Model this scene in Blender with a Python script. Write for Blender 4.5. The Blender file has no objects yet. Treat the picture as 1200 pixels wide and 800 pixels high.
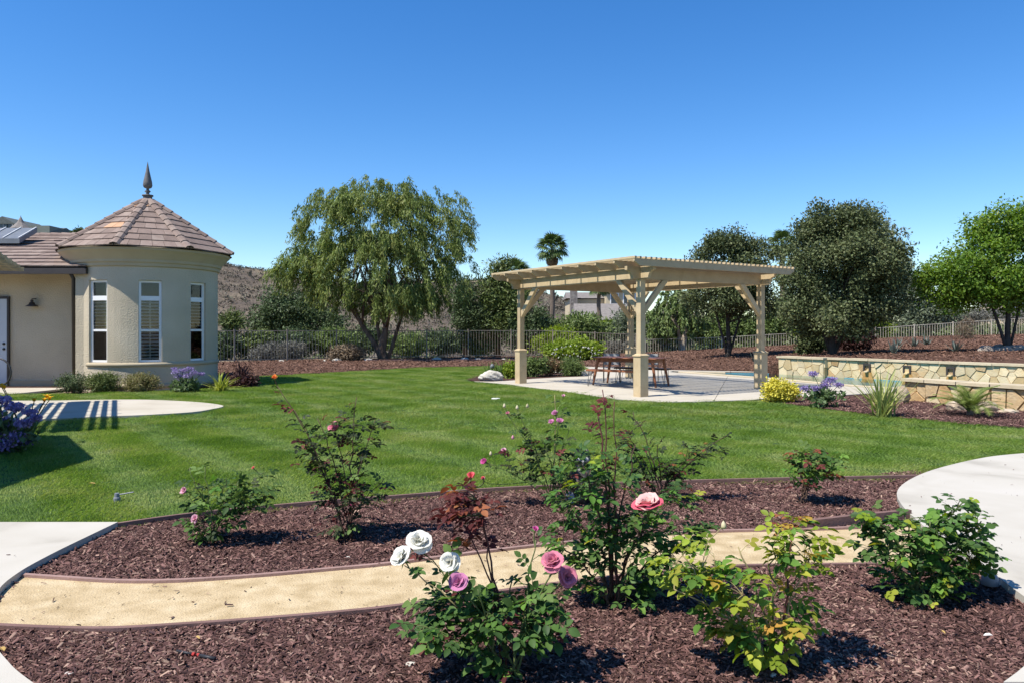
import bpy, bmesh, math, random
import numpy as np
from mathutils import Vector, Matrix, Quaternion
from mathutils.geometry import delaunay_2d_cdt

random.seed(7)
RNG = np.random.default_rng(7)
SC = bpy.context.scene
COL = SC.collection
R = math.radians

# ------------------------------------------------------------------ camera, sky, sun, exposure
EYE, FPX, HOR = 1.55, 870.0, 386.0            # eye height (m), focal length and horizon row of the 1200 px wide photograph
cam_data = bpy.data.cameras.new("camera")
cam = bpy.data.objects.new("camera", cam_data)
COL.objects.link(cam)
cam.location = (0, 0, EYE)
cam.rotation_euler = (R(90), 0, 0)
cam_data.sensor_width = 36
cam_data.lens = FPX / 1200 * 36
cam_data.shift_y = -(400 - HOR) / 1200
cam_data.clip_start = 0.05
cam_data.clip_end = 12000
SC.camera = cam

SUN_EL = R(58)
SUN_TO = Vector((-0.857, -0.515, 0)).normalized()      # horizontal direction towards the sun (behind the camera, to its left)
world = bpy.data.worlds.new("World")
SC.world = world
world.use_nodes = True
wn = world.node_tree
wn.nodes.clear()
sky = wn.nodes.new("ShaderNodeTexSky")
sky.sky_type = 'NISHITA'
sky.sun_disc = False
sky.sun_elevation = SUN_EL
sky.sun_rotation = math.atan2(SUN_TO.x, SUN_TO.y)
sky.altitude = 300
sky.air_density = 1.0
sky.dust_density = 0.1
sky.ozone_density = 3.5
bg = wn.nodes.new("ShaderNodeBackground")
bg.inputs[1].default_value = 0.118
wo = wn.nodes.new("ShaderNodeOutputWorld")
deep = wn.nodes.new("ShaderNodeHueSaturation")          # the deep blue of a dry, clear day
deep.inputs['Hue'].default_value = 0.506
deep.inputs['Saturation'].default_value = 1.32
deep.inputs['Value'].default_value = 1.08
wn.links.new(sky.outputs[0], deep.inputs['Color'])
wn.links.new(deep.outputs[0], bg.inputs[0])
wn.links.new(bg.outputs[0], wo.inputs[0])
sd = bpy.data.lights.new("sun", 'SUN')
sd.energy = 5.0
sd.angle = R(0.5)
sd.color = (1.0, 0.955, 0.88)
sun = bpy.data.objects.new("sun", sd)
COL.objects.link(sun)
to_sun = Vector((SUN_TO.x * math.cos(SUN_EL), SUN_TO.y * math.cos(SUN_EL), math.sin(SUN_EL)))
sun.rotation_euler = to_sun.to_track_quat('Z', 'Y').to_euler()
sun.location = (-20, -12, 40)
SC.view_settings.view_transform = 'Standard'
SC.view_settings.look = 'None'
SC.view_settings.exposure = 0.56
SC.view_settings.gamma = 1.0
SC.cycles.max_bounces = 6
SC.cycles.transparent_max_bounces = 8
SC.cycles.diffuse_bounces = 3
SC.cycles.caustics_reflective = False
SC.cycles.caustics_refractive = False

# ------------------------------------------------------------------ measuring helpers
def G(u, v, z=0.0):
    """ground point seen at photo pixel (u, v) on the level z"""
    Y = FPX * (EYE - z) / (v - HOR)
    return Vector(((u - 600) / FPX * Y, Y, z))
def P(u, v, Y):
    return Vector(((u - 600) / FPX * Y, Y, EYE - (v - HOR) / FPX * Y))
def gp(pts):
    return [tuple(G(u, v).xy) for u, v in pts]

# ------------------------------------------------------------------ object helpers
ORG = {}
def thing(name, label, cat, loc=(0, 0, 0), group=None, kind=None):
    o = bpy.data.objects.new(name, None)
    o.empty_display_size = 0.2
    COL.objects.link(o)
    o.location = loc
    ORG[o] = Vector(loc)
    tag(o, label, cat, group, kind)
    return o
def tag(o, label=None, cat=None, group=None, kind=None):
    if label: o['label'] = label
    if cat: o['category'] = cat
    if group: o['group'] = group
    if kind: o['kind'] = kind
    return o
def link(name, me, mat=None, parent=None, kind=None):
    """mesh holds world coordinates; shift it to its parent's origin"""
    if mat is not None and not me.materials:
        me.materials.append(mat)
    o = bpy.data.objects.new(name, me)
    COL.objects.link(o)
    if parent is not None:
        org = ORG[parent]
        if org.length > 0:
            me.transform(Matrix.Translation(-org))
        o.parent = parent
        ORG[o] = org
    else:
        ORG[o] = Vector((0, 0, 0))
    if kind: o['kind'] = kind
    return o
def place(name, me, M, parent, label=None):
    """an object sharing mesh data, placed by world matrix under its parent"""
    o = bpy.data.objects.new(name, me)
    COL.objects.link(o)
    o.parent = parent
    o.matrix_basis = Matrix.Translation(-ORG[parent]) @ M
    ORG[o] = ORG[parent]
    if label: o['label'] = label
    return o

class MB:
    def __init__(s):
        s.v = []; s.f = []; s.mi = []
        s.m = 0
    def add(s, vs, fs):
        b = len(s.v)
        s.v += [tuple(v) for v in vs]
        for f in fs:
            s.f.append([i + b for i in f]); s.mi.append(s.m)
    def box(s, c, size, M=None):
        x, y, z = size[0] / 2, size[1] / 2, size[2] / 2
        vs = [Vector((sx * x, sy * y, sz * z)) for sz in (-1, 1) for sy in (-1, 1) for sx in (-1, 1)]
        if M is not None: vs = [M @ v for v in vs]
        vs = [v + Vector(c) for v in vs]
        s.add(vs, [(0, 2, 3, 1), (4, 5, 7, 6), (0, 1, 5, 4), (2, 6, 7, 3), (0, 4, 6, 2), (1, 3, 7, 5)])
    def prism(s, bottom, top):
        n = len(bottom)
        s.add(list(bottom) + list(top), [tuple(range(n))[::-1], tuple(range(n, 2 * n))] +
              [(i, (i + 1) % n, n + (i + 1) % n, n + i) for i in range(n)])
    def tube(s, pts, rad, n=6, cap=True):
        pts = [Vector(p) for p in pts]
        if not hasattr(rad, '__len__'): rad = [rad] * len(pts)
        t0 = (pts[1] - pts[0]).normalized()
        a = t0.orthogonal().normalized()
        vs = []
        for i, p in enumerate(pts):
            t = (pts[min(i + 1, len(pts) - 1)] - pts[max(i - 1, 0)]).normalized()
            a = (a - t * a.dot(t))
            a = a.normalized() if a.length > 1e-6 else t.orthogonal().normalized()
            b = t.cross(a)
            for k in range(n):
                an = 2 * math.pi * k / n
                vs.append(p + (a * math.cos(an) + b * math.sin(an)) * rad[i])
        fs = []
        for i in range(len(pts) - 1):
            for k in range(n):
                k2 = (k + 1) % n
                fs.append((i * n + k, i * n + k2, (i + 1) * n + k2, (i + 1) * n + k))
        if cap:
            fs.append(tuple(range(n))[::-1]); fs.append(tuple((len(pts) - 1) * n + k for k in range(n)))
        s.add(vs, fs)
    def lathe(s, prof, c, n=24, a0=0.0, a1=2 * math.pi):
        full = abs(a1 - a0 - 2 * math.pi) < 1e-6
        m = n if full else n + 1
        vs = []
        for r, z in prof:
            for k in range(m):
                an = a0 + (a1 - a0) * k / n
                vs.append((c[0] + r * math.cos(an), c[1] + r * math.sin(an), c[2] + z))
        fs = []
        for i in range(len(prof) - 1):
            for k in range(n):
                k2 = (k + 1) % m if full else k + 1
                fs.append((i * m + k, i * m + k2, (i + 1) * m + k2, (i + 1) * m + k))
        s.add(vs, fs)
    def mesh(s, name, smooth=False, mats=None):
        me = bpy.data.meshes.new(name)
        me.from_pydata(s.v, [], s.f)
        if mats:
            for m in mats: me.materials.append(m)
            me.polygons.foreach_set('material_index', s.mi)
        if smooth: me.polygons.foreach_set('use_smooth', [True] * len(me.polygons))
        me.update()
        return me
    def build(s, name, mat, parent=None, smooth=False, kind=None):
        return link(name, s.mesh(name, smooth), mat, parent, kind)

def npmesh(name, V, per):
    """mesh from an (n*per, 3) vertex array, one polygon for each run of `per` vertices"""
    V = np.ascontiguousarray(V, dtype=np.float32).reshape(-1, 3)
    n = len(V) // per
    me = bpy.data.meshes.new(name)
    me.vertices.add(len(V)); me.vertices.foreach_set('co', V.ravel())
    me.loops.add(len(V)); me.loops.foreach_set('vertex_index', np.arange(len(V), dtype=np.int32))
    me.polygons.add(n)
    me.polygons.foreach_set('loop_start', np.arange(0, len(V), per, dtype=np.int32))
    me.update(calc_edges=True)
    return me
def npmesh_idx(name, V, F):
    V = np.ascontiguousarray(V, dtype=np.float32).reshape(-1, 3)
    F = np.ascontiguousarray(F, dtype=np.int32)
    me = bpy.data.meshes.new(name)
    me.vertices.add(len(V)); me.vertices.foreach_set('co', V.ravel())
    me.loops.add(F.size); me.loops.foreach_set('vertex_index', F.ravel())
    me.polygons.add(len(F))
    me.polygons.foreach_set('loop_start', np.arange(0, F.size, F.shape[1], dtype=np.int32))
    me.update(calc_edges=True)
    return me
def unit(a):
    return a / np.maximum(np.linalg.norm(a, axis=1, keepdims=True), 1e-9)
def leaf_verts(Pp, D, N, L, W):
    """folded rhombus leaves: two triangles sharing the midrib, tips raised by the fold"""
    D = unit(D); S = unit(np.cross(D, N)); U = np.cross(S, D)
    L = np.asarray(L).reshape(-1, 1); W = np.asarray(W).reshape(-1, 1)
    a = Pp; b = Pp + D * L * 0.45 + S * W * 0.5 + U * W * 0.12
    c = Pp + D * L; d = Pp + D * L * 0.45 - S * W * 0.5 + U * W * 0.12
    return np.stack([a, b, c, d], axis=1).reshape(-1, 3)
def rand_dirs(n, up=0.0):
    d = RNG.normal(size=(n, 3)); d[:, 2] += up
    return unit(d)
def in_poly(x, y, poly):
    poly = np.asarray(poly); n = len(poly)
    inside = np.zeros(len(x), bool)
    j = n - 1
    for i in range(n):
        xi, yi = poly[i]; xj, yj = poly[j]
        c = ((yi > y) != (yj > y)) & (x < (xj - xi) * (y - yi) / (yj - yi + 1e-12) + xi)
        inside ^= c
        j = i
    return inside
def sheet(name, poly, zf, mat, step=None, parent=None, kind='structure', skirt=0.0):
    """a ground sheet filling a closed outline; zf is a number or a height function"""
    pts = [Vector((p[0], p[1])) for p in poly]
    n = len(pts)
    edges = [(i, (i + 1) % n) for i in range(n)]
    if step:
        xs = [p[0] for p in poly]; ys = [p[1] for p in poly]
        gx, gy = np.meshgrid(np.arange(min(xs), max(xs), step), np.arange(min(ys), max(ys), step))
        gx = (gx + RNG.uniform(-.2, .2, gx.shape) * step).ravel(); gy = (gy + RNG.uniform(-.2, .2, gy.shape) * step).ravel()
        k = in_poly(gx, gy, poly)
        pts += [Vector((a, b)) for a, b in zip(gx[k], gy[k])]
    vs, es, fs, *_ = delaunay_2d_cdt(pts, edges, [], 1, 1e-4)
    f = (lambda x, y: zf) if not callable(zf) else zf
    V = [(v.x, v.y, f(v.x, v.y)) for v in vs]
    F = [list(q) for q in fs]
    if skirt:
        b = len(V)
        V += [(p[0], p[1], f(p[0], p[1])) for p in poly] + [(p[0], p[1], f(p[0], p[1]) - skirt) for p in poly]
        F += [(b + i, b + (i + 1) % n, b + n + (i + 1) % n, b + n + i) for i in range(n)]
    me = bpy.data.meshes.new(name)
    me.from_pydata(V, [], F)
    me.update()
    # make tops face up
    bm = bmesh.new(); bm.from_mesh(me)
    for fc in bm.faces:
        if fc.normal.z < -0.5: fc.normal_flip()
    bm.to_mesh(me); bm.free()
    return link(name, me, mat, parent, kind)
def smooth_line(pts, k=4, closed=False):
    """Catmull-Rom through 2D points"""
    pts = [Vector((p[0], p[1])) for p in pts]
    n = len(pts); out = []
    for i in range(n if closed else n - 1):
        g = (lambda j: pts[j % n]) if closed else (lambda j: pts[max(0, min(n - 1, j))])
        p0, p1, p2, p3 = g(i - 1), g(i), g(i + 1), g(i + 2)
        for t in [q / k for q in range(k)]:
            out.append(0.5 * ((2 * p1) + (-p0 + p2) * t + (2 * p0 - 5 * p1 + 4 * p2 - p3) * t * t + (-p0 + 3 * p1 - 3 * p2 + p3) * t ** 3))
    if not closed: out.append(pts[-1])
    return [tuple(p) for p in out]
def bez(a, b, c, n):
    return [a * (1 - t) ** 2 + b * 2 * t * (1 - t) + c * t * t for t in [i / n for i in range(n + 1)]]

# ------------------------------------------------------------------ materials
def ramp3(nt, fac, cols):
    r = nt.nodes.new("ShaderNodeValToRGB")
    while len(r.color_ramp.elements) < len(cols): r.color_ramp.elements.new(0.5)
    for i, c in enumerate(cols):
        r.color_ramp.elements[i].position = i / max(1, len(cols) - 1)
        r.color_ramp.elements[i].color = (*c, 1)
    nt.links.new(fac, r.inputs[0])
    return r.outputs[0]
def M(name, cols, scale=4.0, detail=5.0, rough=0.8, bump=0.0, bscale=60.0, rand=None, randamt=0.25, transl=0.0, spec=0.3,
      metallic=0.0, mixrand=0.5, distort=0.0, stretch=None, bdist=0.01, bscale2=None):
    """cols: colours spread over a noise field (or over a random number for each piece); rand: None, 'island' or 'object'"""
    m = bpy.data.materials.new(name); m.use_nodes = True
    nt = m.node_tree; nt.nodes.clear()
    N = nt.nodes.new; Lk = nt.links.new
    out = N("ShaderNodeOutputMaterial")
    pb = N("ShaderNodeBsdfPrincipled")
    pb.inputs['Roughness'].default_value = rough
    pb.inputs['Metallic'].default_value = metallic
    pb.inputs['Specular IOR Level'].default_value = spec
    geo = N("ShaderNodeNewGeometry")
    pos = geo.outputs['Position']
    if stretch:
        mp = N("ShaderNodeMapping"); mp.inputs['Scale'].default_value = stretch
        Lk(pos, mp.inputs[0]); pos = mp.outputs[0]
    nz = N("ShaderNodeTexNoise"); nz.inputs['Scale'].default_value = scale; nz.inputs['Detail'].default_value = detail
    nz.inputs['Distortion'].default_value = distort
    Lk(pos, nz.inputs['Vector'])
    mr = N("ShaderNodeMapRange"); mr.inputs[1].default_value = 0.3; mr.inputs[2].default_value = 0.7
    Lk(nz.outputs[0], mr.inputs[0])
    fac = mr.outputs[0]
    rnd = None
    if rand == 'island': rnd = geo.outputs['Random Per Island']
    elif rand == 'object':
        oi = N("ShaderNodeObjectInfo"); rnd = oi.outputs['Random']
    if rnd is not None:
        mx = N("ShaderNodeMix"); mx.inputs[0].default_value = mixrand
        Lk(fac, mx.inputs[2]); Lk(rnd, mx.inputs[3]); fac = mx.outputs[0]
    col = ramp3(nt, fac, cols if len(cols) > 1 else [cols[0], cols[0]])
    if rnd is not None and randamt:
        hv = N("ShaderNodeHueSaturation")
        m2 = N("ShaderNodeMapRange"); m2.inputs[3].default_value = 1 - randamt; m2.inputs[4].default_value = 1 + randamt
        wn_ = N("ShaderNodeTexWhiteNoise"); wn_.noise_dimensions = '1D'
        Lk(rnd, wn_.inputs['W'])
        Lk(wn_.outputs[0], m2.inputs[0]); Lk(m2.outputs[0], hv.inputs['Value']); Lk(col, hv.inputs['Color'])
        col = hv.outputs[0]
    Lk(col, pb.inputs['Base Color'])
    if bump:
        bn = N("ShaderNodeTexNoise"); bn.inputs['Scale'].default_value = bscale; bn.inputs['Detail'].default_value = 4
        Lk(pos, bn.inputs['Vector'])
        b = N("ShaderNodeBump"); b.inputs['Strength'].default_value = bump; b.inputs['Distance'].default_value = bdist
        Lk(bn.outputs[0], b.inputs['Height']); Lk(b.outputs[0], pb.inputs['Normal'])
    if transl:
        tr = N("ShaderNodeBsdfTranslucent"); ms = N("ShaderNodeMixShader"); ms.inputs[0].default_value = transl
        hv2 = N("ShaderNodeHueSaturation"); hv2.inputs['Value'].default_value = 1.5; hv2.inputs['Saturation'].default_value = 1.1
        Lk(col, hv2.inputs['Color']); Lk(hv2.outputs[0], tr.inputs[0])
        Lk(pb.outputs[0], ms.inputs[1]); Lk(tr.outputs[0], ms.inputs[2]); Lk(ms.outputs[0], out.inputs[0])
    else:
        Lk(pb.outputs[0], out.inputs[0])
    return m
def leafm(name, cols, amt=0.35, transl=0.22, rough=0.55, rand='island', spec=0.25, mixrand=0.6, scale=0.8):
    return M(name, cols, scale=scale, rough=rough, rand=rand, randamt=amt, transl=transl, spec=spec, mixrand=mixrand)

mt = {}
mt['stucco'] = M('stucco', [(.47, .405, .295), (.52, .45, .33), (.56, .49, .37)], scale=1.1, detail=9, rough=.95, bump=.75, bscale=34, bdist=.025, spec=.1)
mt['stucco_trim'] = M('stucco_trim', [(.42, .35, .24), (.46, .39, .27)], scale=2, rough=.95, bump=.3, bscale=60, bdist=.01, spec=.1)
mt['tan_wood'] = M('tan_wood', [(.40, .30, .172), (.475, .365, .217), (.52, .41, .252)], scale=5, detail=8, rough=.75, bump=.25, bscale=60, rand='object', randamt=.1, mixrand=.35, distort=.6)
mt['white_vinyl'] = M('white_vinyl', [(.78, .78, .77), (.82, .82, .81)], rough=.4)
mt['shutter'] = M('shutter', [(.74, .74, .72), (.8, .8, .78)], rough=.5)
mt['dark_metal'] = M('dark_metal', [(.03, .03, .03), (.045, .04, .038)], rough=.45, spec=.5)
mt['bronze'] = M('bronze', [(.035, .028, .024), (.05, .04, .034)], rough=.5, spec=.5)
mt['interior'] = M('interior', [(.03, .03, .032)], rough=.9)
mt['roof_tile'] = M('roof_tile', [(.175, .13, .11), (.235, .175, .145), (.3, .24, .2)], scale=6, rough=.9, rand='object', randamt=.1, bump=.4, bscale=30, mixrand=.5, spec=.1)
mt['roof_tile_orange'] = M('roof_tile_orange', [(.46, .27, .16), (.5, .32, .2)], scale=6, rough=.9, rand='object', randamt=.1, spec=.1)
mt['underlay'] = M('underlay', [(.03, .026, .024)], rough=.95)
mt['lead'] = M('lead', [(.10, .095, .095), (.14, .135, .13)], scale=9, rough=.6, spec=.4)
mt['concrete'] = M('concrete', [(.40, .355, .28), (.45, .405, .325), (.475, .43, .355)], scale=1.3, detail=8, rough=.9, bump=.12, bscale=140, bdist=.004, spec=.15)
mt['concrete_grey'] = M('concrete_grey', [(.355, .325, .27), (.44, .405, .34), (.465, .43, .365), (.485, .45, .39)], scale=1.4, detail=14, rough=.9, bump=.25, bscale=110, bdist=.004, distort=.5, spec=.15)
mt['joint'] = M('joint', [(.11, .095, .075)], rough=.95)
mt['granite'] = M('granite', [(.37, .275, .15), (.47, .36, .21), (.55, .44, .275)], scale=7, detail=14, rough=.95, bump=.6, bscale=90, bdist=.015, spec=.1)
mt['mulch'] = M('mulch', [(.035, .019, .015), (.075, .04, .032), (.12, .068, .054)], scale=30, detail=8, rough=.95, bump=1, bscale=40, bdist=.04, spec=.1)
mt['mulch_far'] = M('mulch_far', [(.05, .027, .02), (.12, .065, .045), (.18, .105, .072)], scale=9, detail=9, rough=.95, bump=1, bscale=22, bdist=.09, spec=.1)
mt['chips'] = M('chips', [(.02, .009, .008), (.062, .03, .026), (.115, .058, .048), (.175, .095, .08), (.36, .25, .18)], scale=.9, rough=.85, rand='island', randamt=.4, mixrand=.8, spec=.2)
mt['chips_far'] = M('chips_far', [(.055, .028, .021), (.14, .076, .053), (.22, .135, .096)], scale=.6, rough=.9, rand='island', randamt=.4, mixrand=.8, spec=.1)
mt['board'] = M('board', [(.15, .085, .07), (.21, .125, .105)], scale=4, rough=.85, bump=.3, bscale=60)
mt['board_pale'] = M('board_pale', [(.25, .155, .13), (.33, .21, .175)], scale=4, rough=.85, bump=.3, bscale=60)
mt['soil'] = M('soil', [(.10, .075, .05), (.16, .12, .08)], scale=2, rough=.95, bump=.5, bscale=20)
mt['lawn'] = M('lawn', [(.035, .07, .012), (.055, .10, .018)], scale=4, rough=.95, bump=.8, bscale=60, bdist=.03)
mt['dry_ground'] = M('dry_ground', [(.13, .095, .065), (.2, .155, .1), (.27, .21, .14)], scale=.1, detail=10, rough=.95, bump=1, bscale=1.5, bdist=.5)
mt['hill'] = M('hill', [(.07, .054, .04), (.11, .084, .06), (.145, .115, .08), (.26, .2, .13)], scale=.06, detail=12, rough=.95, bump=1, bscale=.6, bdist=1.2)
mt['fence_brown'] = M('fence_brown', [(.3, .245, .18), (.36, .295, .225)], rough=.6)
mt['fence_tan'] = M('fence_tan', [(.5, .44, .34), (.57, .5, .39)], rough=.6)
mt['bark'] = M('bark', [(.075, .05, .036), (.14, .098, .07), (.2, .145, .105)], scale=6, detail=8, rough=.95, bump=1, bscale=20, bdist=.05, stretch=(1, 1, .3))
mt['bark_dark'] = M('bark_dark', [(.04, .034, .03), (.075, .064, .055)], scale=8, rough=.95, bump=1, bscale=24, bdist=.04, stretch=(1, 1, .3))
mt['bark_pale'] = M('bark_pale', [(.3, .25, .19), (.42, .35, .27)], scale=6, rough=.95, bump=.6, bscale=24, stretch=(1, 1, .3))
mt['palm_trunk'] = M('palm_trunk', [(.11, .085, .065), (.17, .13, .1)], scale=9, rough=.95, bump=1, bscale=10, stretch=(.4, .4, 4))
mt['wood_red'] = M('wood_red', [(.21, .075, .032), (.3, .12, .055)], scale=9, rough=.5, bump=.1, bscale=60, stretch=(1, 1, 1))
mt['wood_shaded'] = M('wood_shaded', [(.05, .03, .022), (.08, .05, .036)], scale=9, rough=.5)  # bench seat wood with the shade under the pergola put into its colour
mt['mesh_grey'] = M('mesh_grey', [(.25, .25, .25), (.3, .3, .3)], rough=.7)
mt['flag_pale'] = M('flag_pale', [(.44, .3, .14), (.54, .41, .22), (.6, .49, .31), (.53, .42, .26)], scale=3.2, detail=9, rough=.9, rand='object', randamt=.15, bump=.5, bscale=25, bdist=.02, spec=.1)
mt['flag_ochre'] = M('flag_ochre', [(.38, .23, .10), (.48, .33, .17), (.5, .4, .25)], scale=5, rough=.9, rand='object', randamt=.14, bump=.6, bscale=20, bdist=.03, spec=.1)
mt['flag_stain'] = M('flag_stain', [(.4, .2, .055), (.47, .28, .1)], scale=8, rough=.6, bump=.4, bscale=20)
mt['mortar'] = M('mortar', [(.37, .30, .195), (.44, .365, .25)], scale=12, rough=.95, bump=.4, bscale=60)
mt['cap_stone'] = M('cap_stone', [(.46, .37, .24), (.55, .46, .31)], scale=6, rough=.9, rand='object', randamt=.08, bump=.5, bscale=20, bdist=.015)
mt['boulder'] = M('boulder', [(.38, .34, .28), (.52, .48, .41), (.6, .56, .5)], scale=7, detail=9, rough=.9, bump=.6, bscale=20, bdist=.03)
mt['boulder_grey'] = M('boulder_grey', [(.2, .165, .135), (.3, .25, .205), (.4, .34, .275)], scale=7, detail=9, rough=.9, bump=.6, bscale=20, bdist=.03, rand='object', randamt=.2)
mt['boulder_tan'] = M('boulder_tan', [(.3, .225, .15), (.42, .33, .235), (.5, .42, .32)], scale=4, detail=9, rough=.9, bump=.6, bscale=20, bdist=.03)
mt['pool_floor'] = M('pool_floor', [(.10, .33, .4), (.16, .42, .48)], scale=6, rough=.6)
mt['green_siding'] = M('green_siding', [(.16, .18, .155), (.19, .21, .18)], rough=.8)
mt['green_roof'] = M('green_roof', [(.085, .10, .095), (.12, .135, .125)], scale=3, rough=.85)
mt['beige_wall'] = M('beige_wall', [(.5, .41, .27), (.54, .45, .3)], rough=.9)
mt['grey_roof'] = M('grey_roof', [(.17, .15, .135), (.23, .205, .185)], scale=3, rough=.9)
mt['far_glass'] = M('far_glass', [(.03, .035, .045)], rough=.15, spec=.6)
mt['solar'] = M('solar', [(.03, .034, .045), (.04, .045, .06)], rough=.3, spec=.5)
mt['chimney_stone'] = M('chimney_stone', [(.13, .11, .1), (.28, .25, .22)], scale=4, rough=.95)
mt['solar_grey'] = M('solar_grey', [(.13, .14, .15), (.17, .18, .19)], rough=.4, spec=.5)
mt['rubber'] = M('rubber', [(.025, .025, .028)], rough=.5)
mt['red_plastic'] = M('red_plastic', [(.4, .04, .03)], rough=.4)
mt['white_plastic'] = M('white_plastic', [(.7, .69, .66)], rough=.4)
mt['grey_plastic'] = M('grey_plastic', [(.17, .18, .2), (.2, .21, .23)], rough=.5)
mt['door_blue'] = M('door_blue', [(.5, .54, .58), (.54, .58, .62)], rough=.5)

def glass_mat(name, tint, mixf):
    m = bpy.data.materials.new(name); m.use_nodes = True
    nt = m.node_tree; nt.nodes.clear()
    o = nt.nodes.new("ShaderNodeOutputMaterial"); g = nt.nodes.new("ShaderNodeBsdfGlossy"); t = nt.nodes.new("ShaderNodeBsdfTransparent")
    x = nt.nodes.new("ShaderNodeMixShader"); f = nt.nodes.new("ShaderNodeFresnel"); a = nt.nodes.new("ShaderNodeMath")
    a.operation = 'ADD'; a.inputs[1].default_value = mixf
    f.inputs[0].default_value = 1.5; g.inputs['Roughness'].default_value = 0.02
    t.inputs[0].default_value = (*tint, 1)
    nt.links.new(f.outputs[0], a.inputs[0]); nt.links.new(a.outputs[0], x.inputs[0])
    nt.links.new(t.outputs[0], x.inputs[1]); nt.links.new(g.outputs[0], x.inputs[2]); nt.links.new(x.outputs[0], o.inputs[0])
    return m
mt['glass'] = glass_mat('glass', (.85, .88, .88), 0)
def water_mat():
    m = bpy.data.materials.new('pool_water'); m.use_nodes = True
    nt = m.node_tree; nt.nodes.clear(); N = nt.nodes.new; Lk = nt.links.new
    o = N("ShaderNodeOutputMaterial"); g = N("ShaderNodeBsdfGlossy"); t = N("ShaderNodeBsdfTransparent"); x = N("ShaderNodeMixShader"); f = N("ShaderNodeFresnel")
    t.inputs[0].default_value = (.62, .9, .93, 1); g.inputs['Roughness'].default_value = .03; f.inputs[0].default_value = 1.33
    nz = N("ShaderNodeTexNoise"); nz.inputs['Scale'].default_value = 3.5; nz.inputs['Detail'].default_value = 3
    ge = N("ShaderNodeNewGeometry"); b = N("ShaderNodeBump"); b.inputs['Strength'].default_value = .5; b.inputs['Distance'].default_value = .05
    Lk(ge.outputs['Position'], nz.inputs['Vector']); Lk(nz.outputs[0], b.inputs['Height']); Lk(b.outputs[0], g.inputs['Normal']); Lk(b.outputs[0], f.inputs['Normal'])
    Lk(f.outputs[0], x.inputs[0]); Lk(t.outputs[0], x.inputs[1]); Lk(g.outputs[0], x.inputs[2]); Lk(x.outputs[0], o.inputs[0])
    return m
mt['water'] = water_mat()

# ================================================================== THE SETTING
# ---- heights of the planted bank behind the pool (thin plate spline through surveyed points)
_bp = np.array([
    (5.2, 29, 0), (7.5, 28.2, 0.02), (9.4, 27.2, .12), (9.9, 26.6, .5), (11.2, 24.6, .53), (12.8, 22.2, .53), (14.2, 20, .53), (15.7, 17.6, .53), (18, 14, .55),
    (9.5, 32.6, .33), (11.9, 27.6, .58), (17.9, 26.8, .76), (7.6, 41.5, .17), (12, 42, .38), (17, 42.8, .58), (21.6, 44, .93), (31, 45, 1.2), (38, 46, 1.4),
    (20, 20, .8), (26, 22, .95), (26, 33, 1.0), (35, 30, 1.25), (2, 31, 0), (-4, 31, 0), (-14, 29, 0), (-16, 34, 0), (-4, 40, 0), (3, 41.5, .02), (2, 36, 0)])
def _tps(P_):
    n = len(P_)
    d = np.linalg.norm(P_[:, None, :2] - P_[None, :, :2], axis=2)
    K = np.where(d > 0, d * d * np.log(d + 1e-9), 0) + 0.5 * np.eye(n)
    A = np.zeros((n + 3, n + 3)); A[:n, :n] = K; A[:n, n] = 1; A[:n, n + 1:] = P_[:, :2]; A[n:, :n] = A[:n, n:].T
    return np.linalg.solve(A, np.concatenate([P_[:, 2], np.zeros(3)]))
_w = _tps(_bp)
def bank(x, y):
    d = np.hypot(x - _bp[:, 0], y - _bp[:, 1])
    z = float((_w[:-3] * np.where(d > 0, d * d * np.log(d + 1e-9), 0)).sum() + _w[-3] + _w[-2] * x + _w[-1] * y)
    return max(z, 0.0) + 0.012
W0 = Vector((9.55, 26.2)); WD = (Vector((12.0, 22.45)) - W0).normalized(); WN = Vector((-WD.y, WD.x)) * -1     # stone wall: start, run, face normal
if WN.x > 0: WN = -WN
# ---- pool outline
POOL = [(6.0, 27.2), (9.3, 26.35), tuple(W0 + WN * 0.02), tuple(W0 + WD * 8.0 + WN * .02), (12.6, 17.6), (10.6, 18.9), (9.3, 20.2), (7.95, 23.6), (6.7, 25.6)]
POOL_S = smooth_line([(6.1, 27.25), (9.3, 26.4)], 2) + [tuple(W0 + WN * 0.04), tuple(W0 + WD * 8.0 + WN * .04), (12.6, 17.6)] + smooth_line([(10.6, 18.9), (9.3, 20.2), (7.95, 23.4), (6.7, 25.6), (6.05, 26.8)], 5)

# ---- outlines of the garden, walked round on the ground
lawn_front = gp([(0, 622), (136, 619), (190, 611), (250, 603.5), (330, 596), (400, 590), (480, 584), (560, 577.5), (633, 573.5), (700, 570.5), (790, 567.5), (900, 564.5), (1076, 561)])
bed_edge = smooth_line(lawn_front[1:], 3)
pad_front = gp([(1076, 561.5), (1087, 558), (1125, 547), (1162, 539.5), (1200, 535.6)]) + [(7.9, 9.2), (9.5, 9.3), (12.5, 8.6)]
pad_front = smooth_line(pad_front, 3)
bed_right = gp([(1200, 501.5), (1125, 497), (1075, 492), (1025, 487), (987, 482), (950, 476.5), (915, 472), (900, 469)])
patio_front = gp([(900, 469), (880, 469), (820, 471), (780, 471.5), (730, 468.5), (700, 464.5), (660, 458.5), (620, 453.8), (600, 450.7), (575, 448.5), (556, 447)])
lawn_back = gp([(556, 447), (546, 444.5), (556, 441), (590, 438.2), (625, 435.8), (660, 434), (690, 433.2)]) + [(3.0, 29.4), (3.0, 31.0), (1.0, 32)] + gp([(600, 428.3), (540, 429.7), (490, 431), (415, 435), (352, 438.5), (290, 441.3), (270, 446), (262, 455), (200, 458), (140, 459), (70, 462)]) + [(-13.5, 18.2)]
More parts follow.
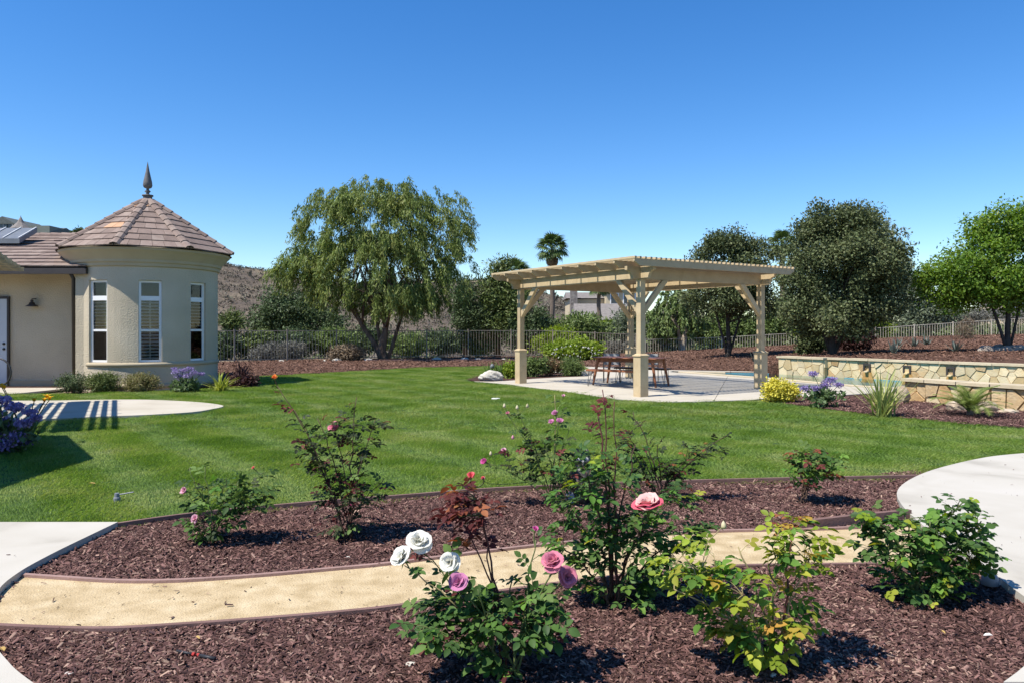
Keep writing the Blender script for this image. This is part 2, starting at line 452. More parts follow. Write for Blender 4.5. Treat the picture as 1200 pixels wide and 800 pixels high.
LAWN = [(-13.5, 5.9), (-6.0, 5.75)] + [lawn_front[0]] + bed_edge[:-1] + pad_front + [(12.5, 11.0)] + bed_right[:-1] + patio_front[:-1] + lawn_back
sheet('lawn', LAWN, 0.0, mt['lawn'], step=1.2)
sheet('mulch_bed', [(-6, 2.0), (7, 2.0), (9, 9.6), (8.2, 9.9), (3.9, 7.95)] + [(x, y + .02) for x, y in bed_edge[::-1]] + [(-6, 5.74)], 0.006, mt['mulch'], step=.5)
# decomposed granite path across the rose bed
path_far = smooth_line(gp([(28, 677.5), (87, 681.5), (140, 684.5), (210, 684), (300, 678), (380, 671), (459, 663.5), (560, 650.5), (656, 639.5), (760, 630.5), (833, 625.5), (950, 623), (1010, 620.5), (1075, 618)]), 3)
path_near = smooth_line(gp([(-25, 735), (0, 737), (70, 740), (133, 740.5), (210, 736), (300, 729.5), (440, 717), (560, 700), (676, 684), (750, 675.5), (815, 669.5), (881, 665.7), (998, 664.2), (1085, 663)]), 3)
sheet('gravel_path', path_far + path_near[::-1] + [tuple(G(-40, 700).xy)], 0.014, mt['granite'], step=.35)
# concrete: round pad on the right, walk on the left, half-round pad at the door
pad_right = smooth_line(gp([(1200, 535.6), (1162, 539.5), (1125, 547), (1087, 558), (1061, 571), (1051, 584), (1058, 600), (1080, 622), (1115, 649), (1162, 680), (1200, 709.5), (1260, 752)]), 4)
sheet('concrete_pad', [(7.9, 9.1), (10, 9.3)] [::-1] + pad_right + [(2.9, 3.0), (3.6, 2.4), (10, 2.4)], 0.055, mt['concrete_grey'], step=.8, skirt=.2)
walk_left = smooth_line(gp([(138, 619.2), (105, 635.5), (70, 653), (38.5, 670), (21, 681), (3.5, 695), (-8, 712), (-14, 737), (-8, 765), (9, 788), (24, 803), (60, 830)]), 3)
sheet('concrete_walk', [(-6, 5.78)] + walk_left + [(-1.4, 2.4), (-6, 2.4)], 0.055, mt['concrete_grey'], step=.8, skirt=.2)
sheet('concrete_walk', gp([(1192, 800), (1176, 812), (1230, 812), (1230, 786), (1200, 793)]), 0.05, mt['concrete_grey'], skirt=.15)
DOORPAD = [(-14.5, 15.6), (-13.2, 15.75)] + smooth_line(gp([(70, 470.5), (125, 469.5), (175, 469.6), (225, 472), (250, 474.4), (262, 477.2), (250, 480.5), (225, 484.5), (175, 487.6), (125, 489.6), (50, 492.8), (0, 495.5)]), 3) + [(-14.5, 11.5)]
sheet('door_patio', DOORPAD, 0.035, mt['concrete'], step=.9, skirt=.1)
sheet('door_path', [(-14.2, 15.6), (-13.05, 15.7), (-11.9, 17.9), (-11.6, 19.6), (-14.8, 19.6)], 0.022, mt['concrete'], skirt=.05)
# beds
BEDR = [(12.5, 10.9)] + bed_right + gp([(900, 467.3), (935, 465.5), (982, 463.7), (1010, 461.8), (1050, 459.5), (1064, 463)]) + [(8.75, 16.1), (9.35, 14.95), (10.05, 13.75), (11.4, 12.2), (13, 11.2)]
sheet('mulch_bed', BEDR, 0.01, mt['mulch'], step=.5)
BEDP = gp([(557, 446.8), (546, 444.3), (556, 440.6), (590, 437.8), (625, 435.4), (660, 433.6), (691, 432.8), (696, 436.5), (688, 441), (652, 442.5), (625, 444), (600, 446), (578, 447.3)])
sheet('mulch_bed', BEDP, 0.012, mt['mulch'], step=.5)
sheet('mulch_bed', gp([(60, 456), (262, 453), (270, 446.5), (290, 441.8), (300, 438)]) + [(-15, 23), (-15.5, 19)], 0.008, mt['mulch_far'], step=.8)
# planted bank: along the far fence and up the slope behind the pool
wall_back = [tuple(W0 + WD * t - WN * .22) for t in (10.5, 8, 6, 4, 2, 0)]
BANK = [(-16, 29.5), (-15, 24)] + gp([(290, 441), (352, 438.2), (415, 434.7), (490, 430.7), (540, 429.4), (600, 428)]) + [(1.0, 31.9), (3.0, 30.95), (4.4, 29.6), (6.0, 28.2), (8.6, 27.35), (9.05, 26.85), (9.28, 26.43)] + wall_back[::-1] + [(22, 10), (46, 20), (46, 49), (31, 46.5), (21.6, 45.5), (17, 45), (7.8, 43.6), (1.9, 42.7), (-2.8, 41.4), (-9, 37.8), (-16.5, 33.5)]
sheet('planted_bank', BANK, bank, mt['mulch_far'], step=1.0, skirt=.5)
sheet('mulch_bed', [(8.3, 27.5), (9.75, 27.0), (9.78, 26.2), (9.5, 26.1), (9.2, 26.42), (8.5, 26.7)], .0, mt['mulch_far'], skirt=.3)
# chips of bark on the beds: a heap nobody could count
def chips(name, poly, dens, lmin, lmax, mat, zf, lim=None, keep=None):
    poly = np.asarray(poly); lo = poly.min(0); hi = poly.max(0)
    if lim is not None: lo = np.maximum(lo, lim[0]); hi = np.minimum(hi, lim[1])
    n = int((hi - lo).prod() * dens)
    xy = RNG.uniform(lo, hi, (n, 2))
    k = in_poly(xy[:, 0], xy[:, 1], poly)
    if keep is not None: k &= keep(xy[:, 0], xy[:, 1])
    xy = xy[k]; n = len(xy)
    z = np.array([zf(a, b) for a, b in xy]) if callable(zf) else np.full(n, zf)
    L = RNG.uniform(lmin, lmax, n) * RNG.choice([.6, 1, 1, 1.5], n); W = L * RNG.uniform(.14, .34, n); T = W * RNG.uniform(.25, .6, n)
    an = RNG.uniform(0, 2 * np.pi, n); tl = RNG.normal(0, .28, n)
    D = np.stack([np.cos(an) * np.cos(tl), np.sin(an) * np.cos(tl), np.sin(tl)], 1)
    S = unit(np.cross(D, np.tile([[0, 0, 1.]], (n, 1)) + RNG.normal(0, .3, (n, 3)))); U = np.cross(S, D)
    C = np.stack([xy[:, 0], xy[:, 1], z + np.abs(np.sin(tl)) * L * .4 + RNG.uniform(0, .012, n) * (lmax / .06)], 1)
    hL = (L / 2)[:, None] * D; hW = (W / 2)[:, None] * S; T = T[:, None] * U
    a, b, c, d = C - hL - hW, C + hL * .8 - hW, C + hL + hW, C - hL * .9 + hW
    e, f = C - hL * .75 + T, C + hL * .8 + T
    V = np.stack([a, b, c, d, e, f], 1).reshape(-1, 3)
    base = (np.arange(n) * 6)[:, None, None]
    F = (base + np.array([[0, 1, 5, 4], [2, 3, 4, 5], [1, 2, 5, 5], [3, 0, 4, 4]])[None]).reshape(-1, 4)
    F = F[np.arange(len(F)) % 4 < 2]
    o = link(name, npmesh_idx(name, V, F), mat, None, 'stuff')
    tag(o, None, None)
    return o
_pp = np.array(path_far + path_near[::-1]); _cr = np.array(pad_right + [(10, 2.4), (10, 9.3)]); _cl = np.array([(-6, 5.78)] + walk_left + [(-6, 2.4)])
_bedN = [(-6, 2.6), (6, 2.6), (9, 9.6), (3.9, 7.95)] + bed_edge[::-1] + [(-6, 5.74)]
def _keepbed(x, y):
    return ~in_poly(x, y, _pp) & ~in_poly(x, y, _cr) & ~in_poly(x, y, _cl)
tag(chips('bark_mulch', _bedN, 8200, .014, .034, mt['chips'], 0.004, ((-3.2, 2.9), (4.6, 4.9)), _keepbed), 'dark reddish brown bark mulch spread between the granite path and the picture front', 'mulch')
tag(chips('bark_mulch', _bedN, 6000, .016, .036, mt['chips'], 0.004, ((-3.9, 4.7), (4.4, 8.1)), _keepbed), 'dark reddish brown bark mulch spread between the lawn and the granite path', 'mulch')
tag(chips('bark_mulch', BEDR, 1500, .024, .05, mt['chips'], 0.012, ((3, 10.9), (11.5, 17))), 'dark bark mulch round the yellow bush and the low stone wall', 'mulch')
tag(chips('bark_mulch', BANK, 120, .05, .11, mt['chips_far'], lambda x, y: bank(x, y) + .01, ((-15, 22), (32, 45.5)), lambda x, y: np.abs(x / y) < .72), 'brown bark mulch covering the bank along the fences', 'mulch')

_path_poly = path_far + path_near[::-1]
tag(chips('path_grit', _path_poly, 260, .005, .012, M('grit', [(.34, .25, .13), (.5, .38, .21), (.6, .48, .3)], scale=2, rand='island', randamt=.3, mixrand=.9, rough=.95), .014), 'loose grit and small stones on the granite path', 'grit')
tag(chips('spilled_bark', _path_poly, 26, .014, .034, mt['chips'], .016), 'stray bark chips spilled on the granite path', 'bark')

tag(chips('spilled_bark', pad_right + [(10, 2.4), (10, 9.3)], 7, .012, .03, mt['chips'], .058), 'stray bark chips on the round concrete pad', 'bark')
tag(chips('spilled_bark', [(-6, 5.7)] + walk_left + [(-6, 2.4)], 8, .012, .03, mt['chips'], .058), 'stray bark chips on the concrete walk', 'bark')

# ---- patio of concrete slabs with open joints
PATIO = gp([(556, 447.2), (575, 448.7), (600, 450.9), (620, 454), (660, 458.7), (700, 464.7), (730, 468.7), (780, 471.7), (820, 471.2), (880, 469.2), (900, 467.5), (935, 465.7), (982, 463.9), (1010, 462), (1050, 459.7), (1064, 463.2)]) + \
        [(9.0, 17.2), (10.3, 19.0)] + [(9.05, 20.05), (7.65, 23.45), (6.4, 25.6), (5.7, 27.0), (6.0, 27.6), (8.9, 26.85), (9.3, 27.1), (6.0, 28.15), (4.4, 29.5), (3.0, 30.9)] + gp([(694, 433.5), (697, 436.5), (689, 441.2), (652, 442.7), (625, 444.2), (600, 446.2), (578, 447.5)])
patio_base = sheet('patio', PATIO, 0.004, mt['joint'], skirt=.1)
def clip_half(poly, p, n):
    out = []
    for i in range(len(poly)):
        a, b = poly[i], poly[(i + 1) % len(poly)]
        da = (a[0] - p[0]) * n[0] + (a[1] - p[1]) * n[1]; db = (b[0] - p[0]) * n[0] + (b[1] - p[1]) * n[1]
        if da >= 0: out.append(a)
        if da * db < 0:
            t = da / (da - db); out.append((a[0] + (b[0] - a[0]) * t, a[1] + (b[1] - a[1]) * t))
    return out
def dedupe(poly, e=1e-3):
    out = []
    for p in poly:
        if not out or math.hypot(p[0] - out[-1][0], p[1] - out[-1][1]) > e: out.append(p)
    while len(out) > 1 and math.hypot(out[0][0] - out[-1][0], out[0][1] - out[-1][1]) < e: out.pop()
    return out
ja = Vector((0.31, 0.95)).normalized(); jb = Vector((ja.y, -ja.x)); j0 = Vector((4.5, 16.45))
for i in range(-3, 3):
    for k in range(-1, 5):
        q = PATIO
        for pt, nn in ((j0 + jb * (i * 3.1 + .006), jb), (j0 + jb * ((i + 1) * 3.1 - .006), -jb), (j0 + ja * (k * 3.1 + .4 + .006), ja), (j0 + ja * ((k + 1) * 3.1 + .4 - .006), -ja)):
            if len(q) > 2: q = clip_half(q, pt, nn)
        q = dedupe(q)
        if len(q) < 3: continue
        area = 0.5 * abs(sum(q[m][0] * q[(m + 1) % len(q)][1] - q[(m + 1) % len(q)][0] * q[m][1] for m in range(len(q))))
        if area < .02: continue
        try:
            sheet('slab', q, 0.024 + .001 * ((i + k) % 2), mt['concrete'], parent=patio_base, kind=None, skirt=.018)
        except Exception as ex:
            print('slab', ex)
# pool: basin, coping, water
pl = MB()
n = len(POOL_S)
pl.add([(x, y, 0.0) for x, y in POOL_S] + [(x, y, -1.1) for x, y in POOL_S], [(i, (i + 1) % n, n + (i + 1) % n, n + i) for i in range(n)])
basin = pl.build('pool', mt['pool_floor'], kind='structure')
sheet('pool_floor', POOL_S, -1.1, mt['pool_floor'], parent=basin, kind=None)
sheet('water', POOL_S, -0.012, mt['water'], parent=basin, kind=None)
def ribbon(name, line, w0, w1, z0, z1, mat, parent=None, kind=None, closed=False):
    """a strip of solid along a line, from w0 to w1 sideways"""
    b = MB(); m = len(line)
    P2 = [Vector(p) for p in line]; rows = []
    for i in range(m):
        t = ((P2[(i + 1) % m] - P2[i - 1]) if closed else (P2[min(i + 1, m - 1)] - P2[max(i - 1, 0)])).normalized()
        s = Vector((-t.y, t.x))
        a, c = P2[i] + s * w0, P2[i] + s * w1
        rows.append([(a.x, a.y, z0), (a.x, a.y, z1), (c.x, c.y, z1), (c.x, c.y, z0)])
    vs = [v for r in rows for v in r]; fs = []
    for i in range(m if closed else m - 1):
        j = (i + 1) % m
        for k in range(4):
            fs.append((i * 4 + k, i * 4 + (k + 1) % 4, j * 4 + (k + 1) % 4, j * 4 + k))
    if not closed: fs += [(0, 1, 2, 3), ((m - 1) * 4 + 3, (m - 1) * 4 + 2, (m - 1) * 4 + 1, (m - 1) * 4)]
    b.add(vs, fs)
    return b.build(name, mat, parent, kind=kind)
ribbon('coping', POOL_S[4:] + POOL_S[:2], -.32, .02, -.06, .03, mt['cap_stone'], basin)

# ---- garden edging boards
def edging(line, label, h, w, mat):
    o = ribbon('edging_board', line, -w / 2, w / 2, -.04, h, mat)
    return tag(o, label, 'edging')
edging(bed_edge, 'brown bender board between the lawn and the rose bed', .045, .03, mt['board'])
edging(path_far, 'pinkish brown board along the far side of the granite path', .032, .03, mt['board_pale'])
edging(path_near, 'thin brown board along the near side of the granite path', .028, .03, mt['board'])
edging([tuple(G(935, 623).xy), tuple(G(1005, 614.5).xy), tuple(G(1066, 608.5).xy)], 'short raised board ending at the round concrete pad', .085, .04, mt['board'])
_lb = gp([(430, 423.5), (540, 423), (620, 423), (720, 423.2)])
edging(_lb, 'low timber kerb behind the lawn under the fence', .1, .08, mt['board'])

# ---- ground sheet out to the horizon, and the dry hills
def skyline(x):
    return float(np.interp(x, [-330, -160, -87, -66, -30, -10, -3, 10, 17, 26, 60, 140], [26, 24, 21.5, 16, 14, 15.2, 15.0, 10.6, 8.6, 6.5, 4, 3]))
def hillz(x, y):
    s = np.clip((y - 75) / 145, 0, 1); s = s * s * (3 - 2 * s)
    f = 1 - .5 * np.clip((y - 225) / 80, 0, 1) ** 2
    bump = 1.1 * math.sin(x * .13 + y * .05) * math.sin(y * .09 - x * .03) + .6 * math.sin(x * .31 + 1) * math.sin(y * .23)
    return -3 + (skyline(x) + 3) * s * f + bump * s
BIG = [(5.0, 28.0), (9.2, 27.2), (10.2, 26.8), (16.5, 17.6), (13, 16.0), (9.6, 18.0), (8.6, 19.6), (6.9, 23.2), (5.2, 26.4)]
def groundz(x, y):
    if in_poly(np.array([x]), np.array([y]), BIG)[0]: return -1.3
    if y < 34: return -.06
    t = min(1, (y - 43 - max(0, min(x, 30)) * .1) / 14) if y > 43 else 0
    t = max(t, 0)
    side = max(0.0, min(1.0, (x - 2) / 22))
    return -.08 - (1 - side) * 2.6 * t + side * (1.0 * t)
gx = np.unique(np.concatenate([np.arange(-40, 50, .75), np.geomspace(50, 5000, 22), -np.geomspace(40, 5000, 22)]))
gy = np.unique(np.concatenate([np.arange(-10, 60, .75), np.geomspace(60, 6000, 30), [-400, -60, -25]]))
pp_ = np.array(POOL_S); c_ = pp_.mean(0)
V = []; F = []
for y in gy:
    for x in gx: V.append((x, y, groundz(x, y)))
nx = len(gx)
cxs = (gx[:-1] + gx[1:]) / 2; cys = (gy[:-1] + gy[1:]) / 2
for j in range(len(gy) - 1):
    for i in range(nx - 1):
        F.append((j * nx + i, j * nx + i + 1, (j + 1) * nx + i + 1, (j + 1) * nx + i))
me = bpy.data.meshes.new('ground'); me.from_pydata(V, [], F); me.update()
link('ground', me, mt['dry_ground'], None, 'structure')
hx = np.arange(-330, 145, 3.5); hy = np.arange(70, 306, 3.5)
V = [(x, y, hillz(x, y) + RNG.normal(0, .12)) for y in hy for x in hx]
nx = len(hx)
F = [(j * nx + i, j * nx + i + 1, (j + 1) * nx + i + 1, (j + 1) * nx + i) for j in range(len(hy) - 1) for i in range(nx - 1)]
me = bpy.data.meshes.new('hill'); me.from_pydata(V, [], F); me.polygons.foreach_set('use_smooth', [True] * len(F)); me.update()
link('hill', me, mt['hill'], None, 'structure')
mt['scrub'] = leafm('scrub', [(.055, .048, .036), (.09, .076, .055), (.13, .11, .08), (.11, .105, .065), (.06, .068, .038)], amt=.3, transl=.05)
# scrub on the hill: clumps of twiggy leaves, joined as one mass
ns = 15000
sx = RNG.uniform(-150, 50, ns); sy = RNG.uniform(100, 224, ns); sy[:900] = RNG.uniform(208, 226, 900)
kk = np.abs(sx / sy + .1) < .55; sx, sy = sx[kk], sy[kk]; ns = len(sx)
sz = np.array([hillz(a, b) for a, b in zip(sx, sy)])
rr = RNG.lognormal(-.05, .4, ns) * .6
q = 10
C = np.repeat(np.stack([sx, sy, sz], 1), q, 0); rq = np.repeat(rr, q)[:, None]
d = rand_dirs(ns * q, .5); d[:, 2] = np.abs(d[:, 2]) * .8
Pp = C + d * rq * RNG.uniform(.3, 1, (ns * q, 1))
lf = leaf_verts(Pp, rand_dirs(ns * q, .3), rand_dirs(ns * q, .8), rq[:, 0] * RNG.uniform(.35, .7, ns * q), rq[:, 0] * RNG.uniform(.2, .4, ns * q))
tag(link('hill_scrub', npmesh('hill_scrub', lf, 4), mt['scrub'], None, 'stuff'), 'dry purplish brown scrub covering the hill behind the fence', 'scrub')

# ---- lawn grass: tufts standing on the lawn sheet
mt['grass'] = M('grass', [(.07, .14, .024), (.15, .25, .04), (.225, .32, .065), (.33, .385, .11), (.47, .475, .21)], scale=.9, detail=9, rough=.6, rand='island', randamt=.3, mixrand=.38, distort=.8, transl=.3, spec=.25)
def tuft(seed, nb, size, h):
    r = np.random.default_rng(seed)
    p = np.c_[r.uniform(-size / 2, size / 2, (nb, 2)), np.zeros(nb)]
    lean = r.normal(0, .45, (nb, 2)) + np.array([.75, 0])
    H = h * r.uniform(.6, 1.15, nb); w = r.uniform(.003, .0055, nb)
    an = r.uniform(0, np.pi, nb); s = np.c_[np.cos(an), np.sin(an), np.zeros(nb)] * w[:, None] / 2
    mid = p + np.c_[lean * H[:, None] * .35, H * .6]; tip = p + np.c_[lean * H[:, None] * 1.1, H * .95]
    V = np.stack([p - s, p + s, mid + s * .8, tip, mid - s * .8], 1).reshape(-1, 3)
    me = npmesh('grass_tuft', V, 5); me.materials.append(mt['grass'])
    return me
def scatter_grass(name, step, ylo, yhi, size, nb, h, label):
    xs = np.arange(-13.5, 12.5, step); ys = np.arange(ylo, yhi, step)
    X, Y = np.meshgrid(xs, ys); X = X.ravel() + RNG.uniform(-.4, .4, X.size) * step; Y = Y.ravel() + RNG.uniform(-.4, .4, Y.size) * step
    k = in_poly(X, Y, LAWN) & (np.abs(X / Y) < .76) & ~in_poly(X, Y, DOORPAD) & (Y >= ylo) & (Y < yhi)
    X, Y = X[k], Y[k]; m = len(X)
    sv = Vector((0.80, 0.60))                                            # mown in strips: blades bend one way, then the other
    strip = np.floor((X * sv.x + Y * sv.y + .12 * np.sin(Y * .7)) / .55).astype(int) % 2
    rot = np.zeros((m, 3)); rot[:, 2] = np.where(strip == 0, 2.2, 2.2 + math.pi) + RNG.normal(0, .35, m)
    me = bpy.data.meshes.new(name); me.from_pydata(list(zip(X, Y, np.full(m, -.004))), [], [])
    a = me.attributes.new('rot', 'FLOAT_VECTOR', 'POINT'); a.data.foreach_set('vector', rot.astype(np.float32).ravel())
    b = me.attributes.new('scl', 'FLOAT', 'POINT'); b.data.foreach_set('value', (RNG.uniform(.85, 1.15, m) * np.where(strip == 0, .8, 1.15)).astype(np.float32))
    src = bpy.data.objects.new('grass_tuft', tuft(11 + int(ylo), nb, size, h))
    o = bpy.data.objects.new(name, me); COL.objects.link(o)
    ng = bpy.data.node_groups.new(name + '_nodes', 'GeometryNodeTree')
    ng.interface.new_socket('Geometry', in_out='INPUT', socket_type='NodeSocketGeometry')
    ng.interface.new_socket('Geometry', in_out='OUTPUT', socket_type='NodeSocketGeometry')
    N = ng.nodes.new; Lk = ng.links.new
    gi, go = N('NodeGroupInput'), N('NodeGroupOutput')
    ip = N('GeometryNodeInstanceOnPoints'); oi = N('GeometryNodeObjectInfo'); oi.inputs['Object'].default_value = src; oi.inputs['As Instance'].default_value = True
    na = N('GeometryNodeInputNamedAttribute'); na.data_type = 'FLOAT_VECTOR'; na.inputs['Name'].default_value = 'rot'
    nb_ = N('GeometryNodeInputNamedAttribute'); nb_.data_type = 'FLOAT'; nb_.inputs['Name'].default_value = 'scl'
    er = N('FunctionNodeEulerToRotation')
    Lk(gi.outputs[0], ip.inputs['Points']); Lk(oi.outputs['Geometry'], ip.inputs['Instance'])
    Lk(na.outputs[0], er.inputs[0]); Lk(er.outputs[0], ip.inputs['Rotation']); Lk(nb_.outputs[0], ip.inputs['Scale'])
    Lk(ip.outputs[0], go.inputs[0])
    md = o.modifiers.new('grass', 'NODES'); md.node_group = ng
    return tag(o, label, 'grass', kind='stuff')
scatter_grass('grass', .13, 5.6, 11.5, .24, 170, .027, 'mown green grass of the near half of the lawn')
scatter_grass('grass', .26, 11.5, 33, .46, 260, .04, 'mown green grass of the far half of the lawn')

# ================================================================== FENCES
def fence(label, line, zbase, h, mat, pitch, every):
    line = [Vector(p) for p in line]
    zs = zbase
    t = thing('fence', label, 'fence', (line[0].x, line[0].y, zs[0]))
    L = [0.0]
    for a, b in zip(line, line[1:]): L.append(L[-1] + (b - a).length)
    def at(s):
        k = max(i for i in range(len(L) - 1) if L[i] <= s + 1e-6)
        f = (s - L[k]) / (L[k + 1] - L[k])
        p = line[k].lerp(line[k + 1], f)
        return Vector((p.x, p.y, zs[k] + (zs[k + 1] - zs[k]) * f)), (line[k + 1] - line[k]).normalized()
    for zz, nm in ((h - .02, 'top_rail'), (.12, 'bottom_rail')):
        b = MB()
        N_ = int(L[-1] / 1.2)
        for i in range(N_):
            p, d = at(L[-1] * i / N_); q_, _ = at(L[-1] * (i + 1) / N_ - 1e-4)
            b.tube([p + Vector((0, 0, zz)), q_ + Vector((0, 0, zz))], .022, 4)
        b.build('rail', mat, t)
    pk = MB(); pk.box((0, 0, h / 2 + .03), (.018, .018, h - .1)); pme = pk.mesh('picket'); pme.materials.append(mat)
    ps = MB(); ps.box((0, 0, h / 2), (.06, .06, h + .04)); ps.box((0, 0, h + .04), (.075, .075, .04)); sme = ps.mesh('post'); sme.materials.append(mat)
    i = 0; s = 0.0
    while s < L[-1]:
        p, d = at(s)
        Mx = Matrix.Translation(p) @ Matrix.Rotation(math.atan2(d.y, d.x), 4, 'Z')
        place('post' if i % every == 0 else 'picket', sme if i % every == 0 else pme, Mx, t)
        i += 1; s += pitch
    return t
fence('brown metal picket fence behind the pepper tree and the lawn', [(-15.2, 33.7), (-13.7, 34.6), (-9, 37.6), (-2.8, 41.2), (1.9, 42.6), (7.7, 43.4)], [0, 0, 0, 0, .0, -.25], 1.5, mt['fence_brown'], .155, 16)
fence('pale beige picket fence climbing along the bank behind the oaks', [(7.8, 43.45), (12.4, 44.6), (17.6, 45.3), (22.0, 45.8), (31.4, 46.3), (38, 47)], [-.26, -.15, .12, .38, 1.0, 1.3], 1.24, mt['fence_tan'], .165, 15)

# ================================================================== PERGOLA
PC = Vector((2.95, 17.0)); PL = Vector((0.26, 21.2))
E1 = (PL - PC).normalized(); LEN1 = 5.0
E2 = Vector((-E1.y, E1.x)) * -1
if E2.x < 0: E2 = -E2
LEN2 = 4.15
def pg(a, b, z=0.0):
    p = PC + E1 * a + E2 * b
    return Vector((p.x, p.y, z))
per = thing('pergola', 'tan wooden pergola of slats on four pedestal posts over the patio', 'pergola', (PC.x, PC.y, 0))
ANG1 = math.atan2(E1.y, E1.x)
def timber(name, poly, th, a0, b0, along, mat=None, parent=per):
    """an upright plank: outline (s, z) extruded sideways by th; along 1 or 2"""
    d = E1 if along == 1 else E2; s_ = E2 if along == 1 else E1
    o = PC + E1 * a0 + E2 * b0
    lo = [Vector((*(o + d * s - s_ * th / 2), z)) for s, z in poly]
    hi = [Vector((*(o + d * s + s_ * th / 2), z)) for s, z in poly]
    b = MB(); b.prism(lo, hi)
    bm = bmesh.new(); me = b.mesh(name); bm.from_mesh(me); bmesh.ops.recalc_face_normals(bm, faces=bm.faces[:]); bm.to_mesh(me); bm.free()
    return link(name, me, mat or mt['tan_wood'], parent)
ZB, ZT = 2.70, 2.98
def beam_outline(L, ov, zb, zt):
    pts = []
    c = .17
    for i in range(6):                                     # scooped tail
        t = i / 5 * math.pi / 2
        pts.append((-ov + c * 1.2 * (1 - math.cos(t)) if False else -ov + .03 + c * math.sin(t) , zt - .09 - (zt - .09 - zb) * (1 - math.cos(t))))
    right = [(L - x, z) for x, z in pts[::-1]]
    return [(-ov + .03, zt - .001), ] + pts + right + [(L + ov - .03, zt - .001)]
for a in (0, LEN1):
    pass
for bb, dz in ((0, 0), (LEN2, 0)):
    timber('beam', beam_outline(LEN1, .48, ZB, ZT), .085, 0, bb, 1)
for aa in (0, LEN1):
    timber('beam', beam_outline(LEN2, .48, ZB - .004, ZT - .004), .083, aa, 0, 2)
RZ0, RZ1 = ZT - .03, ZT + .125
nr = 10
for i in range(nr):
    a = -.5 + (LEN1 + 1.0) * i / (nr - 1)
    ov = .66
    timber('rafter', [(-ov + .16, RZ0), (LEN2 + ov - .16, RZ0), (LEN2 + ov, RZ1 - .06), (LEN2 + ov, RZ1), (-ov, RZ1), (-ov, RZ1 - .06)], .045, a, 0, 2)
sl = MB(); sl.box((0, 0, 0), (LEN1 + 1.08, .052, .046)); sme = sl.mesh('slat'); sme.materials.append(mt['tan_wood'])
nsl = 37
for i in range(nsl):
    b = -.64 + (LEN2 + 1.28) * i / (nsl - 1)
    p = pg(LEN1 / 2 + random.uniform(-.012, .012), b, RZ1 + .025)
    place('slat', sme, Matrix.Translation(p) @ Matrix.Rotation(ANG1 + random.uniform(-.002, .002), 4, 'Z'), per)
def rbox(b, c, sx, sy, z0, z1, ch=0.0):
    """box turned with the pergola"""
    Mr = Matrix.Rotation(ANG1, 4, 'Z')
    if not ch: b.box((c.x, c.y, (z0 + z1) / 2), (sx, sy, z1 - z0), Mr); return
    lo = [Mr @ Vector((x * sx / 2, y * sy / 2, 0)) + Vector((c.x, c.y, z0)) for x, y in ((-1, -1), (1, -1), (1, 1), (-1, 1))]
    hi = [Mr @ Vector((x * (sx / 2 - ch), y * (sy / 2 - ch), 0)) + Vector((c.x, c.y, z1)) for x, y in ((-1, -1), (1, -1), (1, 1), (-1, 1))]
    b.prism(lo, hi)
for (a, b_, s1, s2) in ((0, 0, 1, 1), (LEN1, 0, -1, 1), (0, LEN2, 1, -1), (LEN1, LEN2, -1, -1)):
    c = pg(a, b_)
    m = MB(); rbox(m, c, .145, .145, .97, ZB - .006); post = m.build('post', mt['tan_wood'], per)
    m = MB(); rbox(m, c, .24, .24, .02, .94); m.build('pedestal', mt['tan_wood'], post)
    m = MB(); rbox(m, c, .275, .275, .94, .965); rbox(m, c, .275, .275, .9652, 1.0, .055); m.build('pedestal_cap', mt['tan_wood'], post)
    for al, sg in ((1, s1), (2, s2)):
        out, up, w = .74, .72, .125
        if al == 1:
            poly = [(sg * .073, ZB - up - w * .7), (sg * .073, ZB - up + w * .7), (sg * (out - w * .7), ZB - .008), (sg * (out + w * .7), ZB - .008)]
        else:
            poly = [(sg * .073, ZB - up - w * .7 - .01), (sg * .073, ZB - up + w * .7 - .01), (sg * (out - w * .7), ZB - .01), (sg * (out + w * .7), ZB - .01)]
        timber('brace', poly, .088, a, b_, al)

# ================================================================== PATIO FURNITURE
TX = Vector((0.83, -0.57)).normalized(); TY = Vector((0.57, 0.83)).normalized(); TC = Vector((3.25, 20.35))
def frame_at(c, yaw): return Matrix.Translation((c[0], c[1], .025)) @ Matrix.Rotation(yaw, 4, 'Z')
def leg_mesh(top, bot, rt, rb, n=8):
    b = MB(); b.tube([top, bot], [rt, rb], n); return b
def local(o, Mx):
    o.matrix_basis = Mx; return o
def furn(name, label, cat, Mx, group=None):
    o = bpy.data.objects.new(name, None); COL.objects.link(o); o.matrix_world = Mx
    ORG[o] = Vector((0, 0, 0)); return tag(o, label, cat, group)
YAWT = math.atan2(TX.y, TX.x)
tab = furn('patio_table', 'long red brown wooden table with splayed tapered legs under the pergola', 'table', frame_at(TC, YAWT))
b = MB(); b.box((0, 0, .755), (1.95, .95, .03)); o = b.build('tabletop', mt['wood_red'], tab); o.modifiers.new('edge', 'BEVEL').width = .008
b = MB(); b.box((0, .36, .69), (1.6, .025, .09)); b.box((0, -.36, .69), (1.6, .025, .09)); b.box((.8, 0, .69), (.025, .695, .088)); b.box((-.8, 0, .69), (.025, .695, .088)); b.build('apron', mt['wood_red'], tab)
for sx in (-1, 1):
    for sy in (-1, 1):
        leg_mesh((sx * .80, sy * .37, .739), (sx * .93, sy * .43, 0), .05, .026).build('leg', mt['wood_red'], tab)
